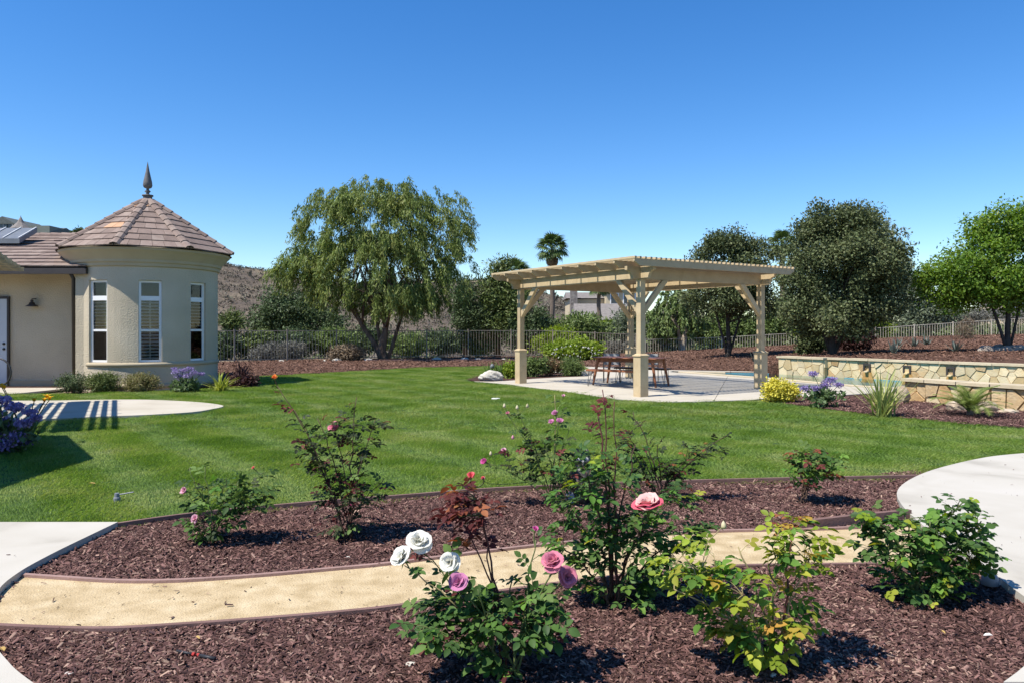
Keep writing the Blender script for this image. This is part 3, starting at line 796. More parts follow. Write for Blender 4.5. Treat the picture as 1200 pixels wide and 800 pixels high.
def bench(label, c, yaw, L, topm, wood):
    t = furn('patio_bench', label, 'bench', frame_at(c, yaw))
    b = MB(); b.box((0, 0, .435), (L, .36, .05)); o = b.build('seat', topm, t); o.modifiers.new('edge', 'BEVEL').width = .008
    for sx in (-1, 1):
        for sy in (-1, 1):
            b = MB(); p = Vector((sx * (L / 2 - .12), sy * .13, .422)); q = Vector((sx * (L / 2 - .06), sy * .15, 0))
            b.tube([p + Vector((-.05, 0, 0)), q + Vector((-.012, 0, .01)), q + Vector((.012, 0, .01)), p + Vector((.05, 0, 0))], .0075, 6)
            b.build('leg', mt['dark_metal'], t)
    return t
bench('red brown wooden bench with hairpin legs on the lawn side of the table', TC - TY * .78 - TX * .12, YAWT, 1.5, mt['wood_red'], True)
bench('dark shaded bench with hairpin legs on the pool side of the table', TC + TY * .74, YAWT, 1.6, mt['wood_shaded'], False)
def chair(label, c, yaw):
    t = furn('patio_chair', label, 'chair', frame_at(c, yaw), 'mesh chairs round the patio table')
    b = MB(); b.box((0, 0, .43), (.46, .46, .02)); b.build('seat', mt['mesh_grey'], t)
    b = MB()
    b.add([(x, .23 + .05 * (1 - (x / .23) ** 2) + .05 * (z - .45), z) for z in (.5, .66, .82) for x in (-.22, -.11, 0, .11, .22)], [(r * 5 + k, r * 5 + k + 1, r * 5 + 6 + k, r * 5 + 5 + k) for r in range(2) for k in range(4)])
    o = b.build('backrest', mt['mesh_grey'], t); o.modifiers.new('thick', 'SOLIDIFY').thickness = .015
    for sx in (-1, 1):
        b = MB(); b.tube([(sx * .235, .25, 0), (sx * .235, .235, .43), (sx * .235, .26, .86)], .014, 6); b.build('leg', mt['dark_metal'], t)
        b = MB(); b.tube([(sx * .235, -.22, 0), (sx * .235, -.21, .62), (sx * .235, .2, .64)], .014, 6); b.build('leg', mt['dark_metal'], t)
    return t
chair('dark metal chair with grey mesh back at the end of the table nearest the boulders', TC - TX * 1.0 + TY * .85, YAWT + .5)
chair('dark metal chair with grey mesh back tucked behind the middle of the table', TC + TY * 1.35 - TX * .1, YAWT + .1)

# ================================================================== STONE WALLS
def voronoi_strip(L, H, cell, rng):
    pts = []
    k = 0
    while k < L * H / (cell * cell) * 30 and len(pts) < 1.35 * L * H / (cell * cell):
        p = (rng.uniform(0, L), rng.uniform(0, H))
        if all((p[0] - q[0]) ** 2 + (p[1] - q[1]) ** 2 > (cell * .62) ** 2 for q in pts): pts.append(p)
        k += 1
    cells = []
    for i, p in enumerate(pts):
        poly = [(0, 0), (L, 0), (L, H), (0, H)]
        for j, q in enumerate(pts):
            if i == j or (p[0] - q[0]) ** 2 + (p[1] - q[1]) ** 2 > (cell * 4) ** 2: continue
            poly = clip_half(poly, ((p[0] + q[0]) / 2, (p[1] + q[1]) / 2), (p[0] - q[0], p[1] - q[1]))
            if len(poly) < 3: break
        if len(poly) >= 3: cells.append((p, dedupe(poly)))
    return cells
def stone_face(parent, o2, d2, n2, L, z0, H, cell, mats, seed, gap=.005, t0=.012, t1=.045):
    rng = random.Random(seed)
    for p, poly in voronoi_strip(L, H, cell, rng):
        c = (sum(q[0] for q in poly) / len(poly), sum(q[1] for q in poly) / len(poly))
        th = rng.uniform(t0, t1)
        ins = []
        for q in poly:
            r_ = math.hypot(q[0] - c[0], q[1] - c[1]); f = max(.3, 1 - gap / max(r_, .02))
            ins.append((c[0] + (q[0] - c[0]) * f, c[1] + (q[1] - c[1]) * f))
        def w(q, h): 
            g = o2 + d2 * q[0] + n2 * h
            return Vector((g.x, g.y, z0 + q[1]))
        top = [(c[0] + (q[0] - c[0]) * .93, c[1] + (q[1] - c[1]) * .93) for q in ins]
        b = MB(); b.prism([w(q, -.01) for q in ins], [w(q, th + rng.uniform(-.006, .006)) for q in top])
        me = b.mesh('stone'); bm = bmesh.new(); bm.from_mesh(me); bmesh.ops.recalc_face_normals(bm, faces=bm.faces[:]); bm.to_mesh(me); bm.free()
        link('stone', me, rng.choices([mt[m] for m, _ in mats], [x for _, x in mats])[0], parent)
wall = thing('pool_wall', 'long pale flagstone wall with three water spouts behind the pool', 'stone wall', (W0.x, W0.y, 0))
def wbox(name, s0, s1, n0, n1, z0, z1, mat, parent):
    b = MB()
    q = [W0 + WD * s0 + WN * n0, W0 + WD * s1 + WN * n0, W0 + WD * s1 + WN * n1, W0 + WD * s0 + WN * n1]
    b.prism([Vector((*p, z0)) for p in q], [Vector((*p, z1)) for p in q])
    me = b.mesh(name); bm = bmesh.new(); bm.from_mesh(me); bmesh.ops.recalc_face_normals(bm, faces=bm.faces[:]); bm.to_mesh(me); bm.free()
    return link(name, me, mat, parent)
JOG = 1.75
wbox('core', 0, JOG, -.3, .2, -.3, .56, mt['mortar'], wall)
wbox('core', JOG + .003, 10.6, -.3, 0, -.3, .56, mt['mortar'], wall)
stone_face(wall, W0 + WN * .2, WD, WN, JOG, -.1, .65, .33, [('flag_pale', 8), ('flag_ochre', 1)], 3)
stone_face(wall, W0 + WD * JOG, WD, WN, 8.6, -.1, .65, .30, [('flag_pale', 9), ('flag_ochre', 1.2)], 5)
stone_face(wall, W0 + WD * JOG + WN * .2, -WN, WD, .2, -.1, .65, .3, [('flag_pale', 1)], 8)
s = -.06
while s < 10.5:
    l = random.uniform(.55, .9)
    e = min(s + l, 10.6)
    if s < JOG: e = min(e, JOG + .04)
    wbox('coping_stone', s + .004, e - .004, -.36, (.28 if s < JOG else .08) + random.uniform(-.01, .01), .56 + random.uniform(0, .006), .625 + random.uniform(-.006, .006), mt['cap_stone'], wall)
    s = e
for u, v in ((1017, 433), (1064, 435.5), (1115, 438.5)):
    # where the sight line meets the wall
    dx = Vector(((u - 600) / FPX, 1.0)); k = (W0.dot(WN)) / dx.dot(WN); sp = (dx * k - W0).dot(WD)
    b = MB(); c = W0 + WD * sp
    zc = .33
    q = lambda a, n_, z: Vector((*(c + WD * a + WN * n_), z))
    for (a0, a1, z0, z1) in ((-.12, -.07, zc - .09, zc + .09), (.07, .12, zc - .09, zc + .09), (-.12, .12, zc + .091, zc + .14)):
        b.prism([q(a0, .0, z0), q(a1, .0, z0), q(a1, .075, z0), q(a0, .075, z0)], [q(a0, .0, z1), q(a1, .0, z1), q(a1, .075, z1), q(a0, .075, z1)])
    spout = b.build('spout', mt['bronze'], wall)
    b = MB(); b.prism([q(-.07, .03, zc - .1), q(.07, .03, zc - .1), q(.05, .15, zc - .12), q(-.05, .15, zc - .12)], [q(-.07, .03, zc - .07), q(.07, .03, zc - .07), q(.05, .15, zc - .09), q(-.05, .15, zc - .09)])
    b.build('lip', mt['flag_pale'], spout)
    b = MB(); b.prism([q(-.2, .03, -.1), q(.24, .03, -.1), q(.13, .03, zc - .12), q(-.1, .03, zc - .12)], [q(-.2, .052, -.1), q(.24, .052, -.1), q(.13, .052, zc - .12), q(-.1, .052, zc - .12)])
    b.build('stained_stone', mt['flag_stain'], spout)
lw = smooth_line([(8.62, 16.25), (9.1, 15.1), (9.75, 13.9), (10.7, 12.7), (11.9, 11.7)], 2)
low = thing('low_wall', 'short curved ochre flagstone wall with a pale cap beside the small palm', 'stone wall', (8.62, 16.25, 0))
ribbon('core', lw, .004, .30, -.1, .43, mt['mortar'], low)
for i in range(len(lw) - 1):
    a, c = Vector(lw[i]), Vector(lw[i + 1]); d = (c - a).normalized(); nn = Vector((d.y, -d.x))
    if nn.dot(-a) < 0: nn = -nn
    stone_face(low, a, d, nn, (c - a).length, -.02, .45, .34, [('flag_ochre', 6), ('flag_pale', 3)], 20 + i, gap=.010, t0=.03, t1=.1)
a, c = Vector(lw[0]), Vector(lw[1]); d = (c - a).normalized(); nn = Vector((d.y, -d.x))
if nn.dot(-a) < 0: nn = -nn
stone_face(low, a, -nn, -d, .3, -.02, .45, .25, [('flag_ochre', 2), ('flag_pale', 2)], 40, t0=.02, t1=.05)
seg = lw
for i in range(len(seg) - 1):
    ribbon('coping_stone', [tuple(Vector(seg[i]).lerp(Vector(seg[i + 1]), .012 if i else -.12)), tuple(Vector(seg[i]).lerp(Vector(seg[i + 1]), .988))], -.12, .36, .432, .495 + .004 * (i % 2), mt['cap_stone'], low)

# ================================================================== HOUSE WITH ROUND TOWER
TCN = Vector((-10.33, 21.05)); TR = 1.85
house = thing('house', 'beige stucco house with a round tower, conical tile roof and finial', 'house', (TCN.x, TCN.y, 0))
tocam = -TCN.normalized(); A0 = math.atan2(tocam.y, tocam.x)         # direction from the tower to the camera
def tp(deg, r, z):
    """point on the tower, degrees counted to the viewer's right from the side that faces the garden"""
    a = A0 + R(deg)
    return Vector((TCN.x + r * math.cos(a), TCN.y + r * math.sin(a), z))
WINS = [-39.3, 1.9, 43.0]; HALF = 8.7; ZS, ZH, ZW = .70, 2.83, 3.32
degs = set(np.arange(-180, 181, 5).tolist())
for wd in WINS: degs |= {wd - HALF, wd + HALF, wd, wd - HALF / 2, wd + HALF / 2}
degs = sorted(degs); zs = [-.05, ZS, 1.4, 2.1, ZH, ZW]
b = MB(); DEP = .13
def inwin(d, z):
    return ZS < z < ZH and any(abs(d - wd) < HALF for wd in WINS)
for d0, d1 in zip(degs, degs[1:]):
    for z0, z1 in zip(zs, zs[1:]):
        if inwin((d0 + d1) / 2, (z0 + z1) / 2): continue
        b.add([tp(d0, TR, z0), tp(d1, TR, z0), tp(d1, TR, z1), tp(d0, TR, z1)], [(0, 1, 2, 3)])
for wd in WINS:
    for e in (-HALF, HALF):
        b.add([tp(wd + e, TR, ZS), tp(wd + e, TR - .185, ZS), tp(wd + e, TR - .185, ZH), tp(wd + e, TR, ZH)], [(0, 1, 2, 3)])
    for z in (ZS, ZH):
        q = np.linspace(-HALF, HALF, 5)
        for i in range(4): b.add([tp(wd + q[i], TR, z), tp(wd + q[i + 1], TR, z), tp(wd + q[i + 1], TR - .185, z), tp(wd + q[i], TR - .185, z)], [(0, 1, 2, 3)])
b.build('tower_wall', mt['stucco'], house)
b = MB(); b.lathe([(TR - .001, .59), (TR + .035, .60), (TR + .038, .665), (TR + .01, .69), (TR - .02, .69)], (TCN.x, TCN.y, 0), 60, A0 + R(-50), A0 + R(150)); b.build('sill_band', mt['stucco_trim'], house, True)
b = MB(); b.lathe([(TR - .001, .02), (TR + .02, .02), (TR + .02, .14), (TR - .001, .145)], (TCN.x, TCN.y, 0), 72); b.build('plinth', mt['stucco_trim'], house, True)
b = MB(); b.lathe([(TR - .01, 3.17), (TR + .05, 3.2), (TR + .06, 3.27), (TR + .10, 3.3), (TR + .11, 3.36), (TR + .17, 3.44), (TR + .25, 3.53), (TR + .33, 3.60), (TR + .34, 3.66), (TR + .2, 3.70)], (TCN.x, TCN.y, 0), 72); b.build('cornice', mt['stucco_trim'], house)
# windows
def tbox(bm_, wd, x0, x1, z0, z1, dep0, dep1):
    a = A0 + R(wd); nrm = Vector((math.cos(a), math.sin(a))); tan = Vector((-nrm.y, nrm.x))
    c = TCN + nrm * (TR * math.cos(R(HALF)))
    q = [c + tan * x0 - nrm * dep0, c + tan * x1 - nrm * dep0, c + tan * x1 - nrm * dep1, c + tan * x0 - nrm * dep1]
    bm_.prism([Vector((*p, z0)) for p in q], [Vector((*p, z1)) for p in q])
HW = TR * math.sin(R(HALF)) + .004
for wd in WINS:
    b = MB(); f = .072
    tbox(b, wd, -HW, -HW + f, ZS + .004, ZH - .004, .06, .16); tbox(b, wd, HW - f, HW, ZS + .004, ZH - .004, .06, .16)
    for z0, z1 in ((ZS + .006, ZS + .06), (ZH - .06, ZH - .006), (2.3, 2.42), (1.5, 1.55)):
        tbox(b, wd, -HW + f + .001, HW - f - .001, z0, z1, .058 if z0 != 1.5 else .07, .158)
    win = b.build('window', mt['white_vinyl'], house)
    for z0, z1, dp in ((2.425, ZH - .063, .10), (1.555, 2.295, .10), (ZS + .063, 1.495, .085)):
        g = MB(); tbox(g, wd, -HW + f + .002, HW - f - .002, z0, z1, dp, dp + .006); g.build('pane', mt['glass'], win)
    z = ZS + .10
    while z < 2.26:
        g = MB(); a = A0 + R(wd); nrm = Vector((math.cos(a), math.sin(a))); tan = Vector((-nrm.y, nrm.x)); c = TCN + nrm * (TR * math.cos(R(HALF)) - .135)
        w_ = HW - .062
        q = [c - tan * w_ + nrm * .03, c + tan * w_ + nrm * .03, c + tan * w_ - nrm * .03, c - tan * w_ - nrm * .03]
        zz = [z - .014, z - .014, z + .014, z + .014]
        g.prism([Vector((*p, k)) for p, k in zip(q, zz)], [Vector((*p, k + .009)) for p, k in zip(q, zz)])
        g.build('louvre', mt['shutter'], win)
        z += .085
    g = MB(); tbox(g, wd, -.012, .012, ZS + .08, 2.28, .115, .122); g.build('tilt_rod', mt['shutter'], win)
b = MB(); b.lathe([(TR - .34, 0), (TR - .34, 3.2)], (TCN.x, TCN.y, 0), 40); b.build('interior', mt['interior'], house)
# tower roof: eight facets of flat tiles
ZE, ZA, RE = 3.66, 5.22, 2.30
HIP0 = -19.5
b = MB()
for k in range(8):
    b.add([tp(HIP0 + 45 * k, RE - .03, ZE), tp(HIP0 + 45 * (k + 1), RE - .03, ZE), (TCN.x, TCN.y, ZA)], [(0, 1, 2)])
b.lathe([(TR, ZE - .02), (RE - .06, ZE - .005)], (TCN.x, TCN.y, 0), 48)
roof = b.build('roof', mt['underlay'], house)
NC = 8
for k in range(8):
    a = tp(HIP0 + 45 * k, RE, ZE); c = tp(HIP0 + 45 * (k + 1), RE, ZE); top = Vector((TCN.x, TCN.y, ZA + .02))
    nrm = (c - a).cross(top - a).normalized()
    if nrm.z < 0: nrm = -nrm
    for r_ in range(NC):
        t0, t1 = r_ / (NC + .7), min((r_ + 1.12) / (NC + .7), 1)
        L0, R0 = a.lerp(top, t0), c.lerp(top, t0); L1, R1 = a.lerp(top, t1), c.lerp(top, t1)
        nt_ = max(1, round((R0 - L0).length / .31))
        off = .5 * (r_ % 2) / nt_
        cuts = sorted({0.0, 1.0} | {i / nt_ + off for i in range(nt_) if 0 < i / nt_ + off < 1})
        for f0, f1 in zip(cuts, cuts[1:]):
            g_ = .004 / (R0 - L0).length
            lo = random.uniform(.034, .042)
            v = [L0.lerp(R0, f0 + g_), L0.lerp(R0, f1 - g_), L1.lerp(R1, f1 - g_), L1.lerp(R1, f0 + g_)]
            h = [lo, lo, .012, .012]
            m = MB(); m.prism([p + nrm * (x - .011) for p, x in zip(v, h)], [p + nrm * (x + .02) for p, x in zip(v, h)])
            odd = (k == 7 and r_ == 3 and f0 > .3) or (r_ == NC - 1 and random.random() < .4)
            m.build('roof_tile', mt['roof_tile_orange'] if odd else mt['roof_tile'], roof)
    # hip tiles
    for r_ in range(9):
        t0, t1 = r_ / 9.6, (r_ + 1.15) / 9.6
        p0, p1 = a.lerp(top, t0), a.lerp(top, t1)
        d = (p1 - p0).normalized(); side = d.cross(Vector((0, 0, 1))).normalized(); up = side.cross(d)
        m = MB(); vs = []
        for p, w_, e in ((p0, .13, .075), (p1, .115, .055)):
            for an in (-80, -40, 0, 40, 80):
                vs.append(p + side * math.sin(R(an)) * w_ + up * (e + (math.cos(R(an)) - .55) * w_ * .75))
        m.add(vs, [(i, i + 1, i + 6, i + 5) for i in range(4)])
        o = m.build('hip_tile', mt['roof_tile'], roof)
        md = o.modifiers.new('thick', 'SOLIDIFY'); md.thickness = .018
b = MB(); b.lathe([(.42, ZA - .29), (.40, ZA - .25), (.16, ZA - .02), (.12, ZA + .02), (.12, ZA + .09), (.15, ZA + .1), (.15, ZA + .13), (.05, ZA + .15), (.04, ZA + .19), (.085, ZA + .23), (.04, ZA + .275), (.035, ZA + .31), (.10, ZA + .34), (.125, ZA + .40), (.115, ZA + .5), (.05, ZA + .8), (.002, ZA + 1.08)], (TCN.x, TCN.y, 0), 20)
b.build('finial', mt['lead'], house, True)
# main wing: wall, door, lamp, gutter, roof
WY = 20.35
b = MB(); b.box((-15.85, WY + .15, 1.6), (8.3, .3, 3.3)); b.build('wall', mt['stucco'], house)
b = MB(); b.box((-11.23, 19.95, 1.5), (.38, 1.06, 3.1)); b.build('pilaster', mt['stucco'], house)
b = MB(); b.box((-15.85, WY - .02, .08), (8.3, .05, .16)); b.build('plinth', mt['stucco_trim'], house)
b = MB(); b.box((-14.33, WY - .03, 1.2), (1.05, .05, 2.36)); door = b.build('door', mt['door_blue'], house)
b = MB(); b.box((-14.33, WY - .058, 1.45), (.62, .012, 1.5)); b.build('pane', mt['glass'], door)
b = MB(); b.box((-13.775, WY - .035, 1.22), (.05, .075, 2.46)); b.box((-14.33, WY - .035, 2.42), (1.05, .075, .06)); b.build('door_frame', mt['bronze'], door)
for z in (1.02, 1.16):
    b = MB(); b.lathe([(.0, 0), (.035, .01), (.03, .04), (.0, .05)], (0, 0, 0), 10)
    me = b.mesh('knob', True); me.transform(Matrix.Translation((-13.88, WY - .055, z)) @ Matrix.Rotation(R(90), 4, 'X')); link('knob', me, mt['dark_metal'], door)
b = MB(); lx, ly, lz = -13.05, WY - .17, 2.18
b.lathe([(.0, .17), (.03, .17), (.045, .13), (.03, .11), (.07, .09), (.075, .05), (.16, 0), (.155, -.01), (.06, .04), (0, .05)], (lx, ly, lz), 16); b.tube([(lx, WY, lz + .2), (lx, ly - .0, lz + .2), (lx, ly, lz + .15)], .012, 6); b.lathe([(0, 0), (.05, 0)], (lx, WY - .01, lz + .2), 10)
b.build('wall_lamp', mt['bronze'], house, True)
EY, EZ = 19.25, 3.12
b = MB(); b.box((-15.5, EY + .05, EZ - .06), (8.9, .12, .15)); b.build('gutter', mt['bronze'], house)
b = MB(); b.box((-15.5, (EY + WY) / 2 + .06, EZ - .05), (8.86, WY - EY - .1, .03)); b.build('soffit', mt['stucco_trim'], house)
b = MB(); b.tube([(-11.5, EY + .1, EZ - .12), (-11.5, EY + .22, EZ - .25), (-11.5, EY + .25, .1)], .05, 8); b.build('downpipe', mt['bronze'], house, True)
RY1, RZ1_ = 23.4, 4.42
b = MB(); b.add([(-20, EY, EZ + .02), (-11.05, EY, EZ + .02), (-13.6, RY1, RZ1_), (-20, RY1, RZ1_), (-10.9, RY1 + 2, EZ + .4)], [(0, 1, 2, 3), (1, 4, 2)]); roof2 = b.build('roof', mt['underlay'], house)
sl_ = Vector((0, RY1 - EY, RZ1_ - EZ)); sln = Vector((0, -(RZ1_ - EZ), RY1 - EY)).normalized()
NR = 10
for r_ in range(NR):
    t0, t1 = r_ / NR, (r_ + 1.1) / NR
    xr = -11.05 + (-13.6 + 11.05) * t0 * 1.0
    x = -16.6 + .17 * (r_ % 2)
    y0, z0 = EY + (RY1 - EY) * t0, EZ + .03 + (RZ1_ - EZ) * t0
    while x < xr:
        x1 = min(x + .335, xr)
        if x1 - x > .06:
            lo = random.uniform(.036, .05)
            v = [Vector((x + .003, y0, z0)), Vector((x1 - .003, y0, z0)), Vector((x1 - .003, y0 + sl_.y * 1.1 / NR, z0 + sl_.z * 1.1 / NR)), Vector((x + .003, y0 + sl_.y * 1.1 / NR, z0 + sl_.z * 1.1 / NR))]
            h = [lo, lo, .01, .01]
            m = MB(); m.prism([p + sln * (k - .01) for p, k in zip(v, h)], [p + sln * (k + .02) for p, k in zip(v, h)])
            m.build('roof_tile', mt['roof_tile_orange'] if (random.random() < .02) else mt['roof_tile'], roof2)
        x = x1
for i in range(9):
    x0 = -13.5 - i * .33
    m = MB(); m.tube([(x0 + .02, RY1, RZ1_ + .04), (x0 - .34, RY1, RZ1_ + .055)], [.12, .13], 10); m.build('ridge_tile', mt['roof_tile'], roof2)
for i in range(12):
    a = Vector((-13.6, RY1, RZ1_ + .05)).lerp(Vector((-11.6, EY + 1.4, EZ + .55)), i / 12); c = Vector((-13.6, RY1, RZ1_ + .05)).lerp(Vector((-11.6, EY + 1.4, EZ + .55)), (i + 1.1) / 12)
    if i < 7: m = MB(); m.tube([a, c], [.105, .125], 8); m.build('ridge_tile', mt['roof_tile'], roof2)
# raised solar collector on the roof
sp0 = Vector((-16.75, 21.7, 4.2)); 
b = MB(); v = [sp0, sp0 + Vector((2.35, 0, 0)), sp0 + Vector((2.35, .82, .42)), sp0 + Vector((0, .82, .42))]
b.prism([p - Vector((0, 0, .14)) for p in v], v); col_ = b.build('solar_panel', mt['solar_grey'], house)
for i in range(6):
    x = .02 + i * .46; b = MB(); b.tube([v[0] + Vector((x, 0, .02)), v[3] + Vector((x, 0, .02))], .018, 4); b.build('rib', mt['white_plastic'], col_)
# wing beyond the picture's edge: it shades the door, the lawn corner and the flowers there
wing = MB(); wing.box((-15.0, 8.0, 1.5), (12.8, 3.2, 3.0)); wing.build('wall', mt['stucco'], house)
wing = MB(); wing.prism([Vector((-22, 6.0, 3.05)), Vector((-6.6, 6.0, 3.05)), Vector((-6.62, 7.9, 3.05)), Vector((-8.15, 9.9, 3.05)), Vector((-22, 9.9, 3.05))], [Vector((-21, 7, 4.2)), Vector((-9, 7, 4.2)), Vector((-9, 7.9, 4.2)), Vector((-9.3, 9, 4.2)), Vector((-21, 9, 4.2))]); wing.build('roof', mt['roof_tile'], house)
# arbour over the door patio, cut by the picture's edge
AE = Vector((-0.47, 0.883)); AN = Vector((-0.883, -0.47)); AO = Vector((-8.42, 12.1))
arb = thing('arbor', 'tan slatted arbor whose corner shows beneath the house roof', 'arbor', (AO.x, AO.y, 0))
def abox(name, s0, s1, n0, n1, z0, z1):
    b = MB(); q = [AO + AE * s0 + AN * n0, AO + AE * s1 + AN * n0, AO + AE * s1 + AN * n1, AO + AE * s0 + AN * n1]
    b.prism([Vector((*p, z0)) for p in q], [Vector((*p, z1)) for p in q])
    me = b.mesh(name); bm = bmesh.new(); bm.from_mesh(me); bmesh.ops.recalc_face_normals(bm, faces=bm.faces[:]); bm.to_mesh(me); bm.free()
    return link(name, me, mt['tan_wood'], arb)
for i in range(14):
    w = .07
    n0 = i * .165
    if i == 3: abox('beam', -1.6, 3.5, .42, .62, 2.45, 2.71)
    if i == 4: continue
    abox('slat', -1.7, 3.45, n0, n0 + w, 2.80, 2.85)
for k in range(8): abox('rafter', -1.5 + k * .66, -1.45 + k * .66, -.1, 2.3, 2.715, 2.797)
for s_ in (-1.4, 3.0): abox('post', s_, s_ + .14, .45, .59, 0, 2.447)

# ================================================================== TREES AND SHRUBS
mt['pepper'] = leafm('pepper', [(.07, .11, .027), (.14, .19, .048), (.215, .255, .07), (.34, .34, .11)], amt=.35, transl=.3)
mt['oak'] = leafm('oak', [(.035, .053, .02), (.08, .102, .04), (.13, .15, .062), (.19, .205, .105)], amt=.4, transl=.14, spec=.2, rough=.55)
mt['bright_tree'] = leafm('bright_tree', [(.06, .125, .015), (.105, .19, .022), (.16, .25, .03), (.24, .27, .05)], amt=.3, transl=.35)
mt['olive'] = leafm('olive', [(.07, .095, .05), (.12, .15, .085), (.18, .21, .13), (.24, .27, .19)], amt=.3, transl=.15)
mt['pine'] = leafm('pine', [(.04, .065, .018), (.075, .105, .028), (.115, .15, .04), (.16, .18, .055)], amt=.35, transl=.12)
mt['dkgreen'] = leafm('dkgreen', [(.045, .068, .028), (.075, .108, .042), (.115, .15, .065)], amt=.35, transl=.15)
mt['midgreen'] = leafm('midgreen', [(.07, .105, .03), (.125, .175, .05), (.19, .235, .08)], amt=.35, transl=.22)
mt['yellowgreen'] = leafm('yellowgreen', [(.11, .17, .018), (.19, .26, .028), (.27, .31, .04)], amt=.3, transl=.3)
mt['dry'] = leafm('dry', [(.12, .085, .055), (.19, .14, .09), (.26, .2, .13)], amt=.3, transl=.08)
mt['greybush'] = leafm('greybush', [(.10, .10, .08), (.15, .145, .12), (.2, .19, .16)], amt=.3, transl=.08)
mt['darkred'] = leafm('darkred', [(.035, .016, .014), (.06, .025, .022), (.09, .04, .032)], amt=.4, transl=.15)
mt['palm'] = leafm('palm', [(.04, .075, .018), (.075, .12, .03), (.12, .16, .045)], amt=.3, transl=.15)
mt['palm_dead'] = leafm('palm_dead', [(.2, .14, .08), (.29, .21, .13)], amt=.3)

def lobes3(lobes, Y, dk=.9):
    out = []
    for l in lobes:
        u, v, ru, rv = l[:4]; dy = l[4] if len(l) > 4 else 0
        c = P(u, v, Y + dy); k = (Y + dy) / FPX
        out.append((np.array(c), np.array([ru * k, ru * k * dk, rv * k])))
    return out
def clump_centres(L3, n, shell=.45):
    vol = np.array([np.prod(r) ** .67 for _, r in L3]); idx = RNG.choice(len(L3), n, p=vol / vol.sum())
    d = rand_dirs(n); rr = RNG.uniform(shell ** 3, 1, n) ** (1 / 3)
    C = np.stack([L3[i][0] for i in idx]); Rr = np.stack([L3[i][1] for i in idx])
    return C + d * Rr * rr[:, None], d
def crown_mesh(L3, nclump, nleaf, crad, L, W, style='ball', shell=.45, droop=.0, sub=0):
    C, d = clump_centres(L3, nclump, shell)
    if sub:                                              # boughs: most clumps gather into separate masses with gaps between them
        S, _ = clump_centres(L3, sub, .8)
        ext = np.mean([r.mean() for _, r in L3]); rs = RNG.uniform(.3, .62, sub) * ext
        k = int(nclump * .58); pick = RNG.choice(sub, k, p=rs ** 2 / (rs ** 2).sum())
        C[:k] = S[pick] + rand_dirs(k) * (rs[pick] * RNG.uniform(.2, 1, k) ** .5)[:, None] * np.array([1, 1, .8])
        mid = np.mean([c for c, _ in L3], 0); d = unit(C - mid)
    m = nclump * nleaf
    if style == 'weep':
        st = np.repeat(C, nleaf, 0); t = RNG.uniform(0, 1, m)[:, None]
        ln = np.repeat(RNG.uniform(.45, 1.25, nclump) * crad, nleaf)[:, None]
        od = np.repeat(d * np.array([1, 1, .3]), nleaf, 0)
        Pp = st + od * t * .45 * crad - np.array([[0, 0, 1]]) * ln * t ** 1.4 + RNG.normal(0, .06, (m, 3)) * crad * (1 + t)
        D = np.tile([[0, 0, -1.]], (m, 1)) + RNG.normal(0, .45, (m, 3)) + od * .2
        N = rand_dirs(m, .2) + od * .5
    else:
        Pp = np.repeat(C, nleaf, 0) + np.clip(RNG.normal(0, 1, (m, 3)), -1.5, 1.5) * crad * np.repeat(RNG.uniform(.35, .7, nclump), nleaf)[:, None] * np.array([1, 1, .75])
        D = rand_dirs(m, -droop) + np.repeat(d, nleaf, 0) * .4
        N = rand_dirs(m, .9) + np.repeat(d, nleaf, 0) * .5
    lv = leaf_verts(Pp, D, N, L * RNG.uniform(.6, 1.3, m), W * RNG.uniform(.6, 1.3, m))
    return npmesh('crown', lv, 4), C
def tree(name, label, cat, base, Y, lobes, trunk, nclump, nleaf, crad, L, W, leaf, bark, style='ball', shell=.45, nlimb=14, limb_r=.05, droop=0.0, group=None, dk=.9, sub=0):
    """trunk: list of stems, each a list of (u, v, radius m)"""
    base = Vector(base)
    t = thing(name, label, cat, base, group)
    L3 = lobes3(lobes, Y, dk)
    me, C = crown_mesh(L3, nclump, nleaf, crad, L, W, style, shell, droop, sub)
    b = MB(); ends = []
    for st in trunk:
        pts = [P(u, v, Y) for u, v, r in st]; pts[0] = Vector((pts[0].x, pts[0].y, base.z - .1))
        # finer, slightly crooked
        fine = []; rad = []
        for (p, q, a, c_) in zip(pts, pts[1:], st, st[1:]):
            for k in range(3):
                f = k / 3; j = .35 * c_[2] if fine else 0
                fine.append(p.lerp(q, f) + Vector((random.uniform(-j, j), random.uniform(-j, j), 0))); rad.append(a[2] * (1 - f) + c_[2] * f)
        fine.append(pts[-1]); rad.append(st[-1][2])
        if st is trunk[0]: rad[0] *= 1.35
        b.tube(fine, rad, 9); ends.append((fine, rad))
    if ends:
        for i in RNG.choice(len(C), min(nlimb, len(C)), replace=False):
            tgt = Vector(C[i]); fine, rad = random.choice(ends)
            k = random.randrange(len(fine) // 2, len(fine)); s = fine[k]
            mid = s.lerp(tgt, .5) + Vector((0, 0, .12 * (tgt - s).length))
            pp = bez(s, mid, tgt, 5); r0 = min(rad[k] * .7, limb_r * 1.3)
            b.tube(pp, [r0 * (1 - q / 5.5) for q in range(6)], 5)
        b.build('trunk', bark, t, True)
    link('crown', me, leaf, t)
    return t
def pz(u, v, Y): return P(u, v, Y)
